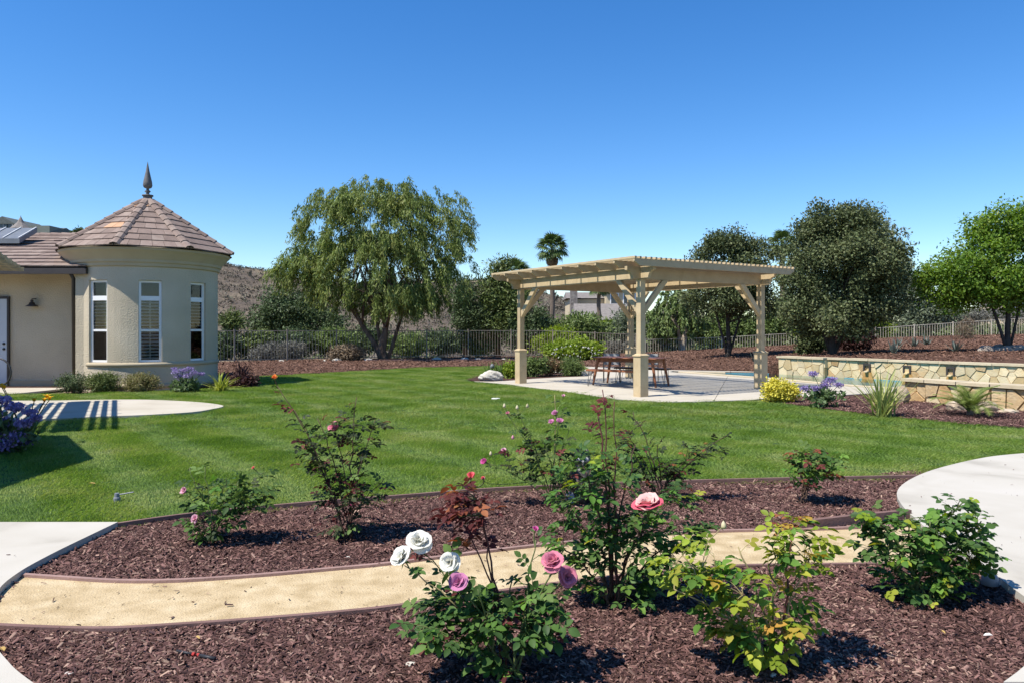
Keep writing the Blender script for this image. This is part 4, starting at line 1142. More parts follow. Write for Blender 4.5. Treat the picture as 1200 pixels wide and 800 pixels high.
def shrub(name, label, cat, u, v, Y, lobes, nclump, nleaf, crad, L, W, leaf, group=None, z=None, stems=7, shell=.2, bark=None, dk=.9, style='ball', droop=0):
    """a bush of many stems: foliage and stem parts"""
    base = P(u, v, Y)
    if z is not None: base.z = z
    t = thing(name, label, cat, base, group)
    L3 = lobes3(lobes, Y, dk)
    me, C = crown_mesh(L3, nclump, nleaf, crad, L, W, style, shell, droop)
    k = C[:, 2] > base.z - .1
    b = MB()
    for i in RNG.choice(len(C), min(stems, len(C)), replace=False):
        tg = Vector(C[i]); s = base + Vector((random.uniform(-.08, .08), random.uniform(-.08, .08), -.05))
        b.tube(bez(s, s.lerp(tg, .5) + Vector((0, 0, .2 * (tg - s).length)), tg, 4), [.018, .015, .012, .009, .005], 4)
    b.build('stem', bark or mt['bark'], t)
    link('foliage', me, leaf, t)
    return t

# --- trees inside the garden
tree('pepper_tree', 'large weeping pepper tree with a forked trunk by the brown fence', 'tree', (-6.5, 37.3, 0.01), 37.3,
     [(440, 265, 62, 55), (392, 268, 45, 52), (495, 262, 52, 48), (372, 300, 42, 42), (525, 290, 34, 38), (450, 315, 84, 40), (445, 250, 60, 44), (410, 225, 22, 18), (465, 222, 34, 16), (506, 240, 20, 16), (352, 300, 22, 22), (395, 335, 38, 20), (505, 330, 45, 22), (450, 345, 60, 20), (540, 276, 16, 12), (385, 226, 12, 14)],
     [[(450, 421, .24), (448, 405, .22), (452, 385, .15), (456, 350, .1), (452, 300, .07)], [(449, 418, .15), (438, 400, .13), (424, 382, .11), (410, 350, .09), (392, 310, .05)], [(450, 400, .1), (441, 376, .08), (430, 345, .05)], [(453, 384, .11), (470, 372, .08), (500, 340, .05)]],
     1100, 80, .85, .23, .05, mt['pepper'], mt['bark'], 'weep', shell=.5, nlimb=34, limb_r=.06, sub=105)
tree('oak_tree', 'dark round live oak with a slim trunk seen under the pergola roof', 'tree', (9.5, 32.6, bank(9.5, 32.6)), 32.6,
     [(855, 318, 40, 38), (880, 302, 22, 22), (832, 302, 20, 20), (850, 350, 46, 24), (822, 342, 20, 26), (884, 345, 24, 22), (858, 284, 20, 14)],
     [[(853, 419, .13), (854, 395, .10), (853, 370, .085), (856, 335, .05)], [(853, 384, .06), (838, 360, .05), (826, 335, .03)], [(853, 380, .06), (872, 358, .045), (884, 330, .03)]],
     430, 90, .46, .12, .07, mt['oak'], mt['bark_dark'], nlimb=26, limb_r=.035, shell=.5, sub=30)
tree('oak_tree', 'biggest dark live oak, standing behind the stone wall', 'tree', (11.9, 27.6, bank(11.9, 27.6)), 27.6,
     [(988, 320, 64, 56), (956, 305, 30, 38), (1010, 295, 42, 36), (985, 268, 40, 22), (1030, 335, 34, 40), (946, 350, 28, 32), (985, 366, 60, 20), (965, 262, 22, 12), (998, 256, 10, 12), (1012, 262, 12, 9)],
     [[(975, 417, .16), (975, 395, .13), (976, 370, .11), (982, 330, .07)], [(975, 384, .08), (955, 355, .06), (940, 320, .04)], [(976, 376, .08), (1004, 345, .06), (1024, 310, .035)]],
     900, 92, .45, .115, .065, mt['oak'], mt['bark_dark'], nlimb=34, limb_r=.04, shell=.5, sub=64)
tree('shade_tree', 'bright green leafy tree with a thin trunk above the rock pile', 'tree', (17.9, 26.8, bank(17.9, 26.8)), 26.8,
     [(1180, 265, 36, 26), (1215, 290, 50, 48), (1150, 300, 36, 24), (1118, 322, 38, 20), (1165, 330, 50, 20), (1100, 330, 22, 20), (1205, 335, 40, 22), (1148, 268, 14, 14), (1240, 260, 30, 30), (1128, 305, 16, 12), (1140, 345, 36, 14), (1185, 350, 30, 14), (1105, 345, 24, 14)],
     [[(1181, 413, .11), (1180, 385, .09), (1182, 355, .075), (1190, 320, .05)], [(1181, 362, .06), (1155, 335, .045), (1120, 322, .025)], [(1182, 350, .05), (1205, 320, .04), (1222, 280, .02)]],
     620, 60, .42, .14, .07, mt['bright_tree'], mt['bark_dark'], nlimb=26, limb_r=.03, shell=.45, droop=.5)
shrub('citrus_bush', 'bright green flowering bush beside the fence seen through the pergola', 'bush', 675, 420, 36.5, [(672, 409, 30, 11), (655, 410, 16, 9), (690, 411, 18, 8)], 200, 42, .3, .16, .08, mt['yellowgreen'], z=0, shell=.5)
# white blossom on that bush
def blossoms(parent, C, n, r, size, mat, name='blossom'):
    d = rand_dirs(n, .3); Pp = np.array(C) + d * np.array(r)
    m = n * 5; Pp = np.repeat(Pp, 5, 0); D = rand_dirs(m, .2)
    return link(name, npmesh(name, leaf_verts(Pp, D, rand_dirs(m, .5), np.full(m, size), np.full(m, size * .7)), 4), mat, parent)
mt['white_flower'] = leafm('white_flower', [(.7, .68, .62), (.8, .78, .72)], amt=.1, transl=.2)
mt['purple_flower'] = leafm('purple_flower', [(.19, .13, .31), (.28, .21, .42), (.4, .33, .54)], amt=.25, transl=.2)
mt['yellow_flower'] = leafm('yellow_flower', [(.62, .5, .03), (.72, .62, .06), (.78, .7, .16)], amt=.15, transl=.25)
mt['orange_flower'] = leafm('orange_flower', [(.8, .38, .02), (.85, .5, .04)], amt=.1, transl=.25)
blossoms(bpy.data.objects['citrus_bush'], P(676, 413, 35.4), 46, (1.2, .3, .32), .055, mt['white_flower'])
# --- beyond the fences
tree('conifer', 'rounded olive green conifer behind the tan end post of the pergola', 'tree', (*P(583, 386, 47).xy, -.5), 47,
     [(582, 370, 34, 26), (584, 345, 24, 24), (586, 326, 14, 18), (590, 312, 7, 10), (600, 355, 24, 24)], [[(583, 395, .2), (585, 340, .08)]],
     420, 40, .6, .26, .08, mt['pine'], mt['bark'], nlimb=6, shell=.45)
tree('cypress', 'dark narrow evergreen between the pepper tree and the conifer', 'tree', (*P(545, 386, 46).xy, -.5), 46,
     [(546, 370, 12, 28), (543, 345, 9, 18), (556, 376, 14, 18)], [[(545, 395, .12), (545, 345, .05)]], 240, 40, .5, .24, .07, mt['dkgreen'], mt['bark'], nlimb=4, shell=.3)
tree('leafy_tree', 'dark green bushy tree rising over the brown fence beside the tower', 'tree', (*P(335, 400, 45).xy, -.8), 45,
     [(338, 368, 36, 22), (318, 378, 26, 16), (330, 350, 18, 15), (375, 380, 34, 14), (360, 362, 18, 14)], [[(335, 405, .15), (336, 365, .06)]], 380, 40, .55, .22, .09, mt['dkgreen'], mt['bark'], nlimb=8, shell=.3)
tree('pale_trunk_tree', 'light green loose tree with a pale crooked trunk under the pergola roof', 'tree', (*P(799, 414, 44.2).xy, .1), 44.2,
     [(790, 368, 30, 26), (815, 362, 22, 24), (770, 375, 20, 18), (800, 348, 26, 14)], [[(799, 414, .2), (801, 398, .17), (806, 378, .12), (800, 360, .06)], [(801, 396, .12), (794, 382, .09), (780, 366, .05)]],
     240, 40, .5, .24, .08, mt['midgreen'], mt['bark_pale'], 'weep', nlimb=12, shell=.3)
tree('gum_tree', 'feathery tall tree rising behind the biggest oak', 'tree', (*P(1040, 390, 50).xy, 1.0), 50,
     [(1046, 275, 14, 22), (1036, 300, 22, 30), (1062, 300, 8, 9), (1030, 270, 14, 16), (1050, 330, 22, 30)], [[(1040, 390, .2), (1044, 330, .12), (1046, 270, .04)]], 200, 34, .6, .26, .06, mt['olive'], mt['bark_pale'], 'weep', nlimb=12, shell=.2)
ORD = ['first', 'second', 'third', 'fourth', 'fifth', 'sixth', 'seventh', 'eighth', 'ninth']
def bush_row(items):
    for (label, u, v, Y, lobes, n, nl, cr, L, W, mat, zz) in items:
        shrub('shrub', label, 'bush', u, v, Y, lobes, n, nl, cr, L, W, mt[mat], z=zz, shell=.25)
bush_row([
    ('wide olive green bush beyond the fence behind the citrus bush', 680, 412, 47, [(650, 392, 24, 13), (680, 386, 30, 16), (712, 392, 20, 13), (665, 400, 36, 10)], 420, 40, .5, .24, .1, 'midgreen', -.8),
    ('yellowish bush growing low against the fence left of the citrus bush', 655, 418, 44, [(655, 398, 20, 12), (640, 404, 14, 9)], 120, 40, .4, .2, .09, 'yellowgreen', -.3),
    ('silvery olive bush between the two middle pergola posts', 733, 410, 46.5, [(732, 384, 14, 20), (740, 376, 12, 16), (722, 396, 16, 11)], 220, 40, .45, .22, .07, 'olive', -.5),
    ('orange tinged bush in front of the far house', 712, 408, 48.5, [(716, 386, 11, 8)], 60, 40, .4, .26, .09, 'yellowgreen', -.5),
    ('dark green bush just beyond the fence by the conifer', 618, 412, 46, [(612, 392, 22, 18), (632, 380, 14, 18)], 200, 40, .5, .22, .09, 'dkgreen', -.8),
    ('silver leaved bush under the light green loose tree', 765, 410, 46, [(765, 392, 18, 16), (785, 400, 22, 10)], 160, 40, .45, .2, .07, 'olive', -.4),
    ('green hedge like bush behind the pale fence under the slim oak', 835, 405, 50, [(830, 388, 36, 14), (870, 384, 34, 16), (850, 376, 24, 14)], 380, 40, .5, .22, .1, 'midgreen', .2),
    ('fresh green bush behind the pale fence beside the right rear pergola post', 928, 396, 50, [(925, 372, 32, 20), (950, 380, 20, 14), (905, 380, 20, 14)], 340, 40, .5, .22, .1, 'midgreen', .4),
    ('bright lime bush against the pale fence left of the biggest oak trunk', 943, 404, 43.5, [(945, 386, 11, 12)], 80, 36, .35, .18, .09, 'yellowgreen', .5),
    ('yellowish bush behind the pale fence under the biggest oak crown', 1015, 398, 48, [(1012, 378, 20, 10), (1030, 384, 14, 8)], 130, 40, .4, .2, .09, 'yellowgreen', .7),
    ('grey green olive bush behind the pale fence between oak and bright tree', 1090, 388, 48.5, [(1095, 366, 28, 18), (1075, 372, 24, 14), (1070, 345, 18, 20), (1060, 325, 14, 18)], 420, 40, .5, .24, .08, 'olive', 1.0),
    ('grey twiggy bush behind the pale fence below the bright green tree', 1150, 385, 50, [(1150, 370, 26, 7), (1128, 372, 18, 7)], 130, 36, .4, .22, .05, 'greybush', 1.2),
    ('pale grey sage beyond the fence at the picture edge', 1190, 380, 52, [(1190, 368, 24, 7)], 90, 36, .4, .22, .05, 'greybush', 1.3),
    ('spiky green shrub over the fence next to the tower', 277, 415, 41, [(272, 378, 12, 10)], 40, 36, .35, .3, .06, 'pine', -.6),
])
for i, (u, v, Y, ru, rv, mat) in enumerate([(262, 405, 40, 16, 12, 'dkgreen'), (300, 404, 41, 20, 14, 'pine'), (345, 402, 42, 24, 14, 'dkgreen'), (392, 400, 43, 24, 14, 'midgreen'), (480, 404, 45, 24, 12, 'midgreen'), (520, 400, 46, 24, 13, 'dkgreen'), (560, 404, 47, 22, 11, 'midgreen'), (432, 398, 45, 24, 14, 'dkgreen')]):
    shrub('shrub', ORD[sorted([262, 300, 345, 392, 480, 520, 560, 432]).index(u)] + ' scrub bush from the tower pressed against the far side of the brown fence', 'bush', u, v + 14, Y, [(u, v, ru, rv)], 130, 38, .42, .2, .08, mt[mat], group='scrub bushes beyond the brown fence', z=-.5)
for i, (u, v, Y, ru, rv) in enumerate([(318, 412, 38.6, 12, 9), (342, 410, 39.5, 14, 9), (305, 415, 38.0, 9, 7), (640, 412, 44, 12, 6), (720, 408, 45, 12, 6), (745, 404, 45, 10, 8)]):
    shrub('dry_shrub', ORD[sorted([318, 342, 305, 640, 720, 745]).index(u)] + ' pale dry twiggy bush from the tower, seen through the fence pickets', 'bush', u, v + 8, Y, [(u, v, ru, rv)], 70, 34, .3, .2, .035, mt['greybush'], group='pale dry bushes at the fence', z=-.3)
shrub('dry_shrub', 'brownish dead looking bush at the fence beside the pepper tree trunk', 'bush', 408, 424, 36.6, [(406, 414, 18, 8)], 130, 36, .28, .16, .04, mt['dry'], z=0)
shrub('dry_shrub', 'leafless reddish twiggy bush in front of the pale fence', 'bush', 1132, 403, 40, [(1132, 388, 9, 14)], 60, 30, .25, .22, .018, mt['dry'], z=bank(*P(1132, 403, 40).xy))
shrub('dark_bush', 'dense dark round bush next to the biggest oak trunk', 'bush', 955, 413, 31, [(955, 398, 12, 15), (948, 405, 9, 9)], 120, 44, .3, .14, .08, mt['oak'], z=bank(*P(955, 413, 31).xy))
shrub('dark_bush', 'dark purplish bush in front of the pale fence beside the biggest oak', 'bush', 1005, 408, 32, [(1005, 396, 18, 13), (990, 398, 10, 11)], 150, 44, .3, .14, .05, mt['darkred'], z=bank(*P(1005, 408, 32).xy))
# undergrowth filling the slope beyond the fences
nu = 2600
ux = RNG.uniform(-34, 46, nu); uy = RNG.uniform(47.5, 66, nu)
uz = np.array([groundz(a, b) for a, b in zip(ux, uy)])
q = 26; d = rand_dirs(nu * q, .3); Pp = np.repeat(np.stack([ux, uy, uz + .5], 1), q, 0) + d * RNG.uniform(.2, 1, (nu * q, 1)) * np.repeat(RNG.uniform(.5, 1.0, nu), q)[:, None]
tag(link('undergrowth', npmesh('undergrowth', leaf_verts(Pp, rand_dirs(nu * q), rand_dirs(nu * q, .8), RNG.uniform(.18, .36, nu * q), RNG.uniform(.08, .16, nu * q)), 4), leafm('undergrowth', [(.045, .07, .02), (.085, .12, .035), (.13, .15, .06), (.16, .14, .09)], amt=.3, transl=.15), None, 'stuff'), 'mixed green and brown undergrowth on the slope beyond the fences', 'undergrowth')

# --- palms
def frond_fan(nb, ln, fold):
    """one fan leaf: stalk and pleated blades"""
    b = MB(); b.tube([(0, 0, 0), (0, ln * .5, .06 * ln), (0, ln * .55, .05 * ln)], .018, 4)
    c = Vector((0, ln * .55, .05 * ln))
    for k in range(nb):
        a = R(-105 + 210 * k / (nb - 1)); d = Vector((math.sin(a), math.cos(a), 0)); s = Vector((d.y, -d.x, 0)) * .028 * ln * 1.6
        l = ln * .55 * (1 - .25 * abs(a) / 2)
        m = c + d * l * .55; t = c + d * l + Vector((0, 0, -fold * l))
        b.add([c, m + s + Vector((0, 0, .02)), t, m - s + Vector((0, 0, -.01))], [(0, 1, 2, 3)])
    return b
def fan_palm(label, u, vtop, vbase, Y, size, nf, dead=True, base_z=-2.0):
    top = P(u, vtop, Y); base = Vector((top.x, top.y, base_z))
    t = thing('fan_palm', label, 'palm tree', base)
    b = MB(); n_ = 14
    b.tube([base.lerp(top, i / n_) + Vector((.05 * math.sin(i), 0, 0)) for i in range(n_ + 1)], [.26 - .06 * i / n_ + (.02 if i % 2 else 0) for i in range(n_ + 1)], 9); b.build('trunk', mt['palm_trunk'], t)
    mes = []
    for k in range(3):
        m = frond_fan(13, size, .25 + .15 * k).mesh('frond'); m.materials.append(mt['palm']); mes.append(m)
    md = frond_fan(11, size * .8, .6).mesh('frond'); md.materials.append(mt['palm_dead'])
    for i in range(nf):
        az = i * 2.4 + random.uniform(-.3, .3); el = R(78 - 125 * i / nf) + random.uniform(-.12, .12)
        Mx = Matrix.Translation(top + Vector((0, 0, .1))) @ Matrix.Rotation(az, 4, 'Z') @ Matrix.Rotation(el, 4, 'X') @ Matrix.Rotation(random.uniform(-.4, .4), 4, 'Y')
        place('frond', random.choice(mes), Mx, t)
    if dead:
        for i in range(16):
            Mx = Matrix.Translation(top + Vector((0, 0, -.15))) @ Matrix.Rotation(i * 2.4, 4, 'Z') @ Matrix.Rotation(R(-62 - random.uniform(0, 22)), 4, 'X')
            place('frond', md, Mx, t)
fan_palm('tall fan palm with a dead leaf skirt standing above the pergola roof', 647, 294, 388, 72, 1.75, 44)
fan_palm('shorter fan palm whose crown peeps over the pergola roof corner', 604, 322, 388, 74, 1.7, 34, False)
fan_palm('fan palm half hidden behind the crown of the biggest oak', 917, 288, 388, 60, 1.3, 34, False, 0)
fan_palm('thin palm in front of the cream house', 702, 338, 390, 82, 1.5, 28, False)

# --- far houses
def fbox(name, c, sx, sy, z0, z1, mat, parent, yaw=0):
    b = MB(); b.box((c[0], c[1], (z0 + z1) / 2), (sx, sy, z1 - z0), Matrix.Rotation(yaw, 4, 'Z')); return b.build(name, mat, parent)
def gable(name, x0, x1, y0, y1, z0, z1, mat, parent, ridge='x', over=.4):
    b = MB()
    if ridge == 'x':
        ym = (y0 + y1) / 2
        v = [(x0 - over, y0 - over, z0), (x1 + over, y0 - over, z0), (x1 + over, y1 + over, z0), (x0 - over, y1 + over, z0), (x0 - over * .5, ym, z1), (x1 + over * .5, ym, z1)]
        b.add(v, [(0, 1, 5, 4), (2, 3, 4, 5), (1, 2, 5), (3, 0, 4), (3, 2, 1, 0)])
    else:
        xm = (x0 + x1) / 2
        v = [(x0 - over, y0 - over, z0), (x1 + over, y0 - over, z0), (x1 + over, y1 + over, z0), (x0 - over, y1 + over, z0), (xm, y0 - over, z1), (xm, y1 + over, z1)]
        b.add(v, [(1, 2, 5, 4), (3, 0, 4, 5), (0, 1, 4), (2, 3, 5), (3, 2, 1, 0)])
    return b.build(name, mat, parent)
def fwin(x, y, z, w, h, parent, n=2):
    b = MB(); b.box((x, y, z), (w + .16, .06, h + .16)); f = b.build('window', mt['white_vinyl'], parent)
    for k in range(n):
        b = MB(); b.box((x - w / 2 + (k + .5) * w / n, y - .035, z), (w / n - .06, .02, h)); b.build('pane', mt['far_glass'], f)
YH = 92.0; k = YH / FPX
hx_ = lambda u: (u - 600) * k
hz_ = lambda v: EYE - (v - HOR) * k
h2 = thing('far_house', 'cream two storey house with a grey roof and a stone chimney seen under the pergola', 'house', (hx_(710), YH, 0))
fbox('wall', (hx_(733), YH + 4), 45 * k, 8, -1, hz_(341), mt['beige_wall'], h2)
fbox('wall', (hx_(690), YH + 6), 42 * k, 8, -1, hz_(350), mt['beige_wall'], h2)
gable('roof', hx_(711), hx_(755), YH, YH + 8, hz_(341) + .01, hz_(322), mt['grey_roof'], h2)
gable('roof', hx_(668), hx_(712), YH + 2, YH + 10, hz_(349), hz_(340), mt['grey_roof'], h2, over=.3)
gr = gable('roof', hx_(672), hx_(738), YH - 7, YH + 1, hz_(376), hz_(357), mt['grey_roof'], h2)
b = MB(); b.add([(hx_(705), YH - 6.4, hz_(374)), (hx_(722), YH - 6.4, hz_(374)), (hx_(718), YH - 3.5, hz_(360.5)), (hx_(703), YH - 3.5, hz_(360.5))], [(0, 1, 2, 3)]); o = b.build('solar_panel', mt['solar'], h2); o.modifiers.new('t', 'SOLIDIFY').thickness = -.12
fbox('wall', (hx_(705), YH - 3), 62 * k, 7, -1, hz_(376) - .01, mt['beige_wall'], h2)
fwin(hx_(720), YH - .02, hz_(350), .9, 1.2, h2, 1); fwin(hx_(735), YH - .02, hz_(350), .9, 1.2, h2, 1); fwin(hx_(749), YH - .02, hz_(350), .9, 1.2, h2, 1)
fbox('chimney', (hx_(673), YH + 1), 8 * k, 1.2, 0, hz_(339), mt['chimney_stone'], h2)
YG = 108.0; kg = YG / FPX
gx_ = lambda u: (u - 600) * kg
gz_ = lambda v: EYE - (v - HOR) * kg
h3 = thing('far_house', 'grey green hillside house with a pointed turret above the tile roof', 'house', (gx_(20), YG, 4))
fbox('wall', (gx_(2), YG + 4), 30 * kg, 8, 4, gz_(263), mt['green_siding'], h3)
fbox('wall', (gx_(38), YG + 5), 30 * kg, 8, 4, gz_(263.5), mt['green_siding'], h3)
gable('roof', gx_(-9), gx_(17), YG, YG + 8, gz_(263), gz_(254), mt['green_roof'], h3, 'y', .3)
gable('roof', gx_(20), gx_(53), YG + 1, YG + 9, gz_(272), gz_(262), mt['green_roof'], h3, 'x', .2)
b = MB(); b.lathe([(11 * kg, gz_(269)), (4 * kg, gz_(262)), (.05, gz_(255)), (.03, gz_(253.5))], (gx_(27), YG - .5, 0), 8); b.build('turret_roof', mt['grey_roof'], h3)
b = MB(); b.lathe([(9 * kg, 4), (9 * kg, gz_(268.5))], (gx_(27), YG - .5, 0), 8); b.build('turret_wall', mt['green_siding'], h3)
fwin(gx_(4), YG - .02, gz_(266), 1.5, .9, h3, 2); fwin(gx_(11.5), YG - .02, gz_(266), .7, .9, h3, 1)
YK = 95.0; kk_ = YK / FPX
h4 = thing('far_house', 'small stucco house with a red tile roof behind the bright green tree', 'house', ((1193 - 600) * kk_, YK, 1))
fbox('wall', ((1200 - 600) * kk_, YK + 3), 34 * kk_, 6, 0, EYE + (386 - 352) * kk_, mt['beige_wall'], h4)
gable('roof', (1183 - 600) * kk_, (1217 - 600) * kk_, YK, YK + 6, EYE + (386 - 352) * kk_ + .01, EYE + (386 - 341) * kk_, mt['roof_tile'], h4)
fwin((1195 - 600) * kk_, YK - .02, EYE + (386 - 360) * kk_, 1.2, 1.0, h4, 2)
tree('leafy_tree', 'small dark tree on the skyline between the two tile roofs', 'tree', (*P(91, 290, 100).xy, 3), 100, [(89, 275, 3, 2), (93, 272, 2, 2)], [[(91, 300, .15), (91, 275, .08)]], 40, 30, .5, .4, .2, mt['dkgreen'], mt['bark'], nlimb=3)

# ================================================================== SMALL PLANTS
mt['blade_yellow'] = leafm('blade_yellow', [(.2, .26, .03), (.34, .38, .06), (.46, .46, .14)], amt=.2, transl=.2)
mt['blade_green'] = leafm('blade_green', [(.06, .12, .025), (.11, .18, .04), (.18, .25, .07)], amt=.25, transl=.2)
mt['blade_stripe'] = leafm('blade_stripe', [(.17, .23, .05), (.32, .37, .1), (.5, .48, .2)], amt=.25, transl=.2)
mt['blade_dark'] = leafm('blade_dark', [(.035, .014, .018), (.06, .025, .03), (.10, .045, .05)], amt=.3, transl=.1)
mt['blade_grey'] = leafm('blade_grey', [(.1, .13, .11), (.16, .19, .16)], amt=.2, transl=.05)
mt['stalk'] = leafm('stalk', [(.07, .10, .03), (.11, .14, .05)], amt=.2)
def blade(root, az, ln, lean, w, droop, n=5):
    """one arching strap leaf as a folded strip"""
    d = Vector((math.cos(az), math.sin(az), 0)); s = Vector((-d.y, d.x, 0)); vs = []; fs = []
    p = Vector(root); el = math.pi / 2 - lean
    for i in range(n + 1):
        t = i / n; ww = w * (1 - t ** 2.2) + .0008
        vs += [p - s * ww / 2 + Vector((0, 0, ww * .18)), p, p + s * ww / 2 + Vector((0, 0, ww * .18))]
        p = p + (d * math.cos(el) + Vector((0, 0, 1)) * math.sin(el)) * ln / n
        el -= droop / n
    for i in range(n): fs += [(i * 3, i * 3 + 1, i * 3 + 4, i * 3 + 3), (i * 3 + 1, i * 3 + 2, i * 3 + 5, i * 3 + 4)]
    return vs, fs
def blade_plant(name, label, cat, base, n, ln, w, leans, droop, mat, group=None, spread=.06, one=False):
    base = Vector(base); t = thing(name, label, cat, base, group)
    acc = MB()
    for i in range(n):
        rt = base + Vector((random.gauss(0, spread), random.gauss(0, spread), -.01))
        v, f = blade(rt, random.uniform(0, 6.283), ln * random.uniform(.6, 1.1), random.uniform(*leans), w * random.uniform(.7, 1.2), droop * random.uniform(.5, 1.4))
        if one: acc.add(v, f)
        else:
            b = MB(); b.add(v, f); b.build('leaf', mat, t)
    if one: acc.build('leaves', mat, t)
    return t
def bush_small(name, label, cat, u, v, lobes, n, nl, cr, L, W, leaf, group=None, style='ball', z=0.0, dk=.9, stems=8):
    Y = G(u, v, z).y
    return shrub(name, label, cat, u, v, Y, lobes, n, nl, cr, L, W, leaf, group, z, stems, .15, None, dk, style)
# at the tower
YT = 18.6
bush_small('lavender_bush', 'dark low bush in the shade below the downpipe', 'bush', 88, 458, [(86, 449, 15, 9)], 60, 40, .16, .09, .02, mt['dkgreen'])
bush_small('lavender_bush', 'shaded bushy green lavender next to the downpipe', 'bush', 122, 458, [(122, 448, 17, 11)], 90, 40, .15, .11, .018, mt['pine'])
bush_small('lavender_bush', 'yellowish lavender bush with dry tips under the middle tower window', 'bush', 166, 458, [(166, 448, 17, 10)], 100, 40, .15, .11, .016, leafm('lav_yellow', [(.12, .13, .04), (.2, .19, .07), (.28, .22, .12)], amt=.25))
def statice(label, u, v, heads, leaves, fsize, mat=None, z=0.0, name='statice'):
    """sea lavender: a rosette of broad leaves and stalks carrying purple heads"""
    base = G(u, v, z); Y = base.y; k_ = Y / FPX
    t = thing(name, label, 'flowering plant', base)
    L3 = lobes3(leaves, Y); me, C = crown_mesh(L3, 46, 12, .12, .11, .055, shell=.3)
    link('foliage', me, mat or leafm('statice_leaf', [(.05, .09, .03), (.09, .14, .05), (.14, .19, .08)], amt=.25), t)
    for hu, hv, hr in heads:
        c = P(hu, hv, Y + random.uniform(-.15, .15)); s = base + Vector((random.uniform(-.05, .05), random.uniform(-.05, .05), 0))
        b = MB(); b.tube(bez(s, s.lerp(c, .6) + Vector((0, 0, .08)), c, 5), .006, 4); st = b.build('stalk', mt['stalk'], t)
        r = hr * k_; n_ = int(150 * fsize)
        d = rand_dirs(n_, .4); Pp = np.array(c) + d * RNG.uniform(.3, 1, (n_, 1)) * np.array([r, r, r * .55])
        link('flower_head', npmesh('flower_head', leaf_verts(Pp, rand_dirs(n_, .6), rand_dirs(n_, .6), np.full(n_, .028 * fsize), np.full(n_, .026 * fsize)), 4), mt['purple_flower'], st)
    return t
statice('purple sea lavender in bloom under the tower windows', 217, 459, [(206, 436, 6), (214, 434, 6), (210, 441, 6), (222, 432, 6), (228, 437, 6), (220, 440, 6), (236, 438, 4), (204, 432, 4)], [(217, 452, 14, 7)], 1.0)
blade_plant('spiky_plant', 'bright yellow green spiky plant at the foot of the tower', 'spiky plant', G(258, 458), 52, .62, .045, (.15, 1.2), .6, mt['blade_yellow'])
blade_plant('spiky_plant', 'dark purple spiky plant in the tower shadow', 'spiky plant', G(284, 449), 46, .75, .04, (.05, .8), .4, mt['blade_dark'])
bush_small('dark_bush', 'dark shaded bush beside the purple spiky plant', 'bush', 283, 453, [(284, 446, 14, 7)], 50, 36, .16, .1, .05, mt['darkred'])
# shaded flowers by the door
statice('large purple flowered bush in the deep shade near the house wing', -2, 530, [(6, 495, 14), (18, 478, 11), (2, 470, 12), (28, 497, 11), (16, 512, 13), (-6, 512, 15), (36, 484, 7), (42, 490, 5), (2, 522, 14), (26, 518, 10), (-10, 488, 14)], [(4, 508, 32, 22), (-20, 510, 30, 22)], 1.5, mt['dkgreen'], name='purple_bush')
def daylily(label, base, blooms):
    t = thing('daylily', label, 'flower', base)
    for i in range(26):
        v, f = blade(Vector(base) + Vector((random.gauss(0, .05), random.gauss(0, .05), 0)), random.uniform(0, 6.28), random.uniform(.35, .6), random.uniform(.2, .7), .02, 1.2)
        b = MB(); b.add(v, f); b.build('leaf', mt['blade_green'], t)
    for c in blooms:
        b = MB(); b.tube(bez(Vector(base), Vector(base).lerp(c, .6) + Vector((0, 0, .1)), c, 5), .006, 5); st = b.build('stalk', mt['stalk'], t)
        b = MB()
        for k_ in range(6):
            az = k_ * math.pi / 3; v, f = blade(c, az, .085, .35, .036, 1.5, 4); b.add(v, f)
        b.build('bloom', mt['orange_flower'], st)
daylily('orange yellow daylily blooming above the shaded purple bush', G(30, 520), [P(5, 455, 9.6), P(2, 453, 9.7), P(40, 470, 9.9), P(55, 466, 10.0), P(58, 468, 10.1), P(52, 470, 9.8)])
t = thing('iron_hoop', 'curved black iron hoop standing in front of the door', 'garden ornament', (*P(6, 450, 17.5).xy, .02))
b = MB(); c = P(-4, 436, 17.5); b.tube([c + Vector((.34 * math.sin(a), 0, .34 * math.cos(a))) for a in [i * math.pi * 1.15 / 12 for i in range(13)]], .022, 6); b.build('hoop', mt['dark_metal'], t, True)
b = MB(); b.tube([P(-4, 418.5, 17.5), Vector((*P(-4, 450, 17.5).xy, .02))], .02, 6); b.build('stake', mt['dark_metal'], t)
# left pergola bed
blade_plant('iris', 'clump of green iris leaves beside the white boulder', 'iris', G(588, 442.5), 40, .75, .035, (.1, .8), .6, mt['blade_green'])
bush_small('shrub', 'yellow green bush touching the end pedestal of the pergola', 'bush', 602, 443, [(600, 433, 6, 8)], 36, 36, .2, .1, .05, mt['yellowgreen'])
bush_small('shrub', 'loose green bush right of the end pedestal of the pergola', 'bush', 622, 441, [(622, 430, 13, 9), (632, 427, 8, 7)], 60, 36, .2, .14, .035, mt['midgreen'])
bush_small('shrub', 'green bush with orange pink tips between the loose bush and the small boulder', 'bush', 642, 440, [(645, 430, 10, 8)], 50, 36, .18, .11, .035, leafm('pinktip', [(.1, .12, .04), (.2, .13, .07), (.32, .16, .1)], amt=.3))
bush_small('shrub', 'feathery yellow green bush in front of the benches', 'bush', 670, 440, [(670, 430, 13, 11)], 80, 34, .2, .15, .022, mt['midgreen'])
blade_plant('grass_plant', 'single tuft of upright green leaves by the small landscape light', 'grass plant', G(573, 441), 24, .55, .03, (.05, .5), .4, mt['blade_green'])
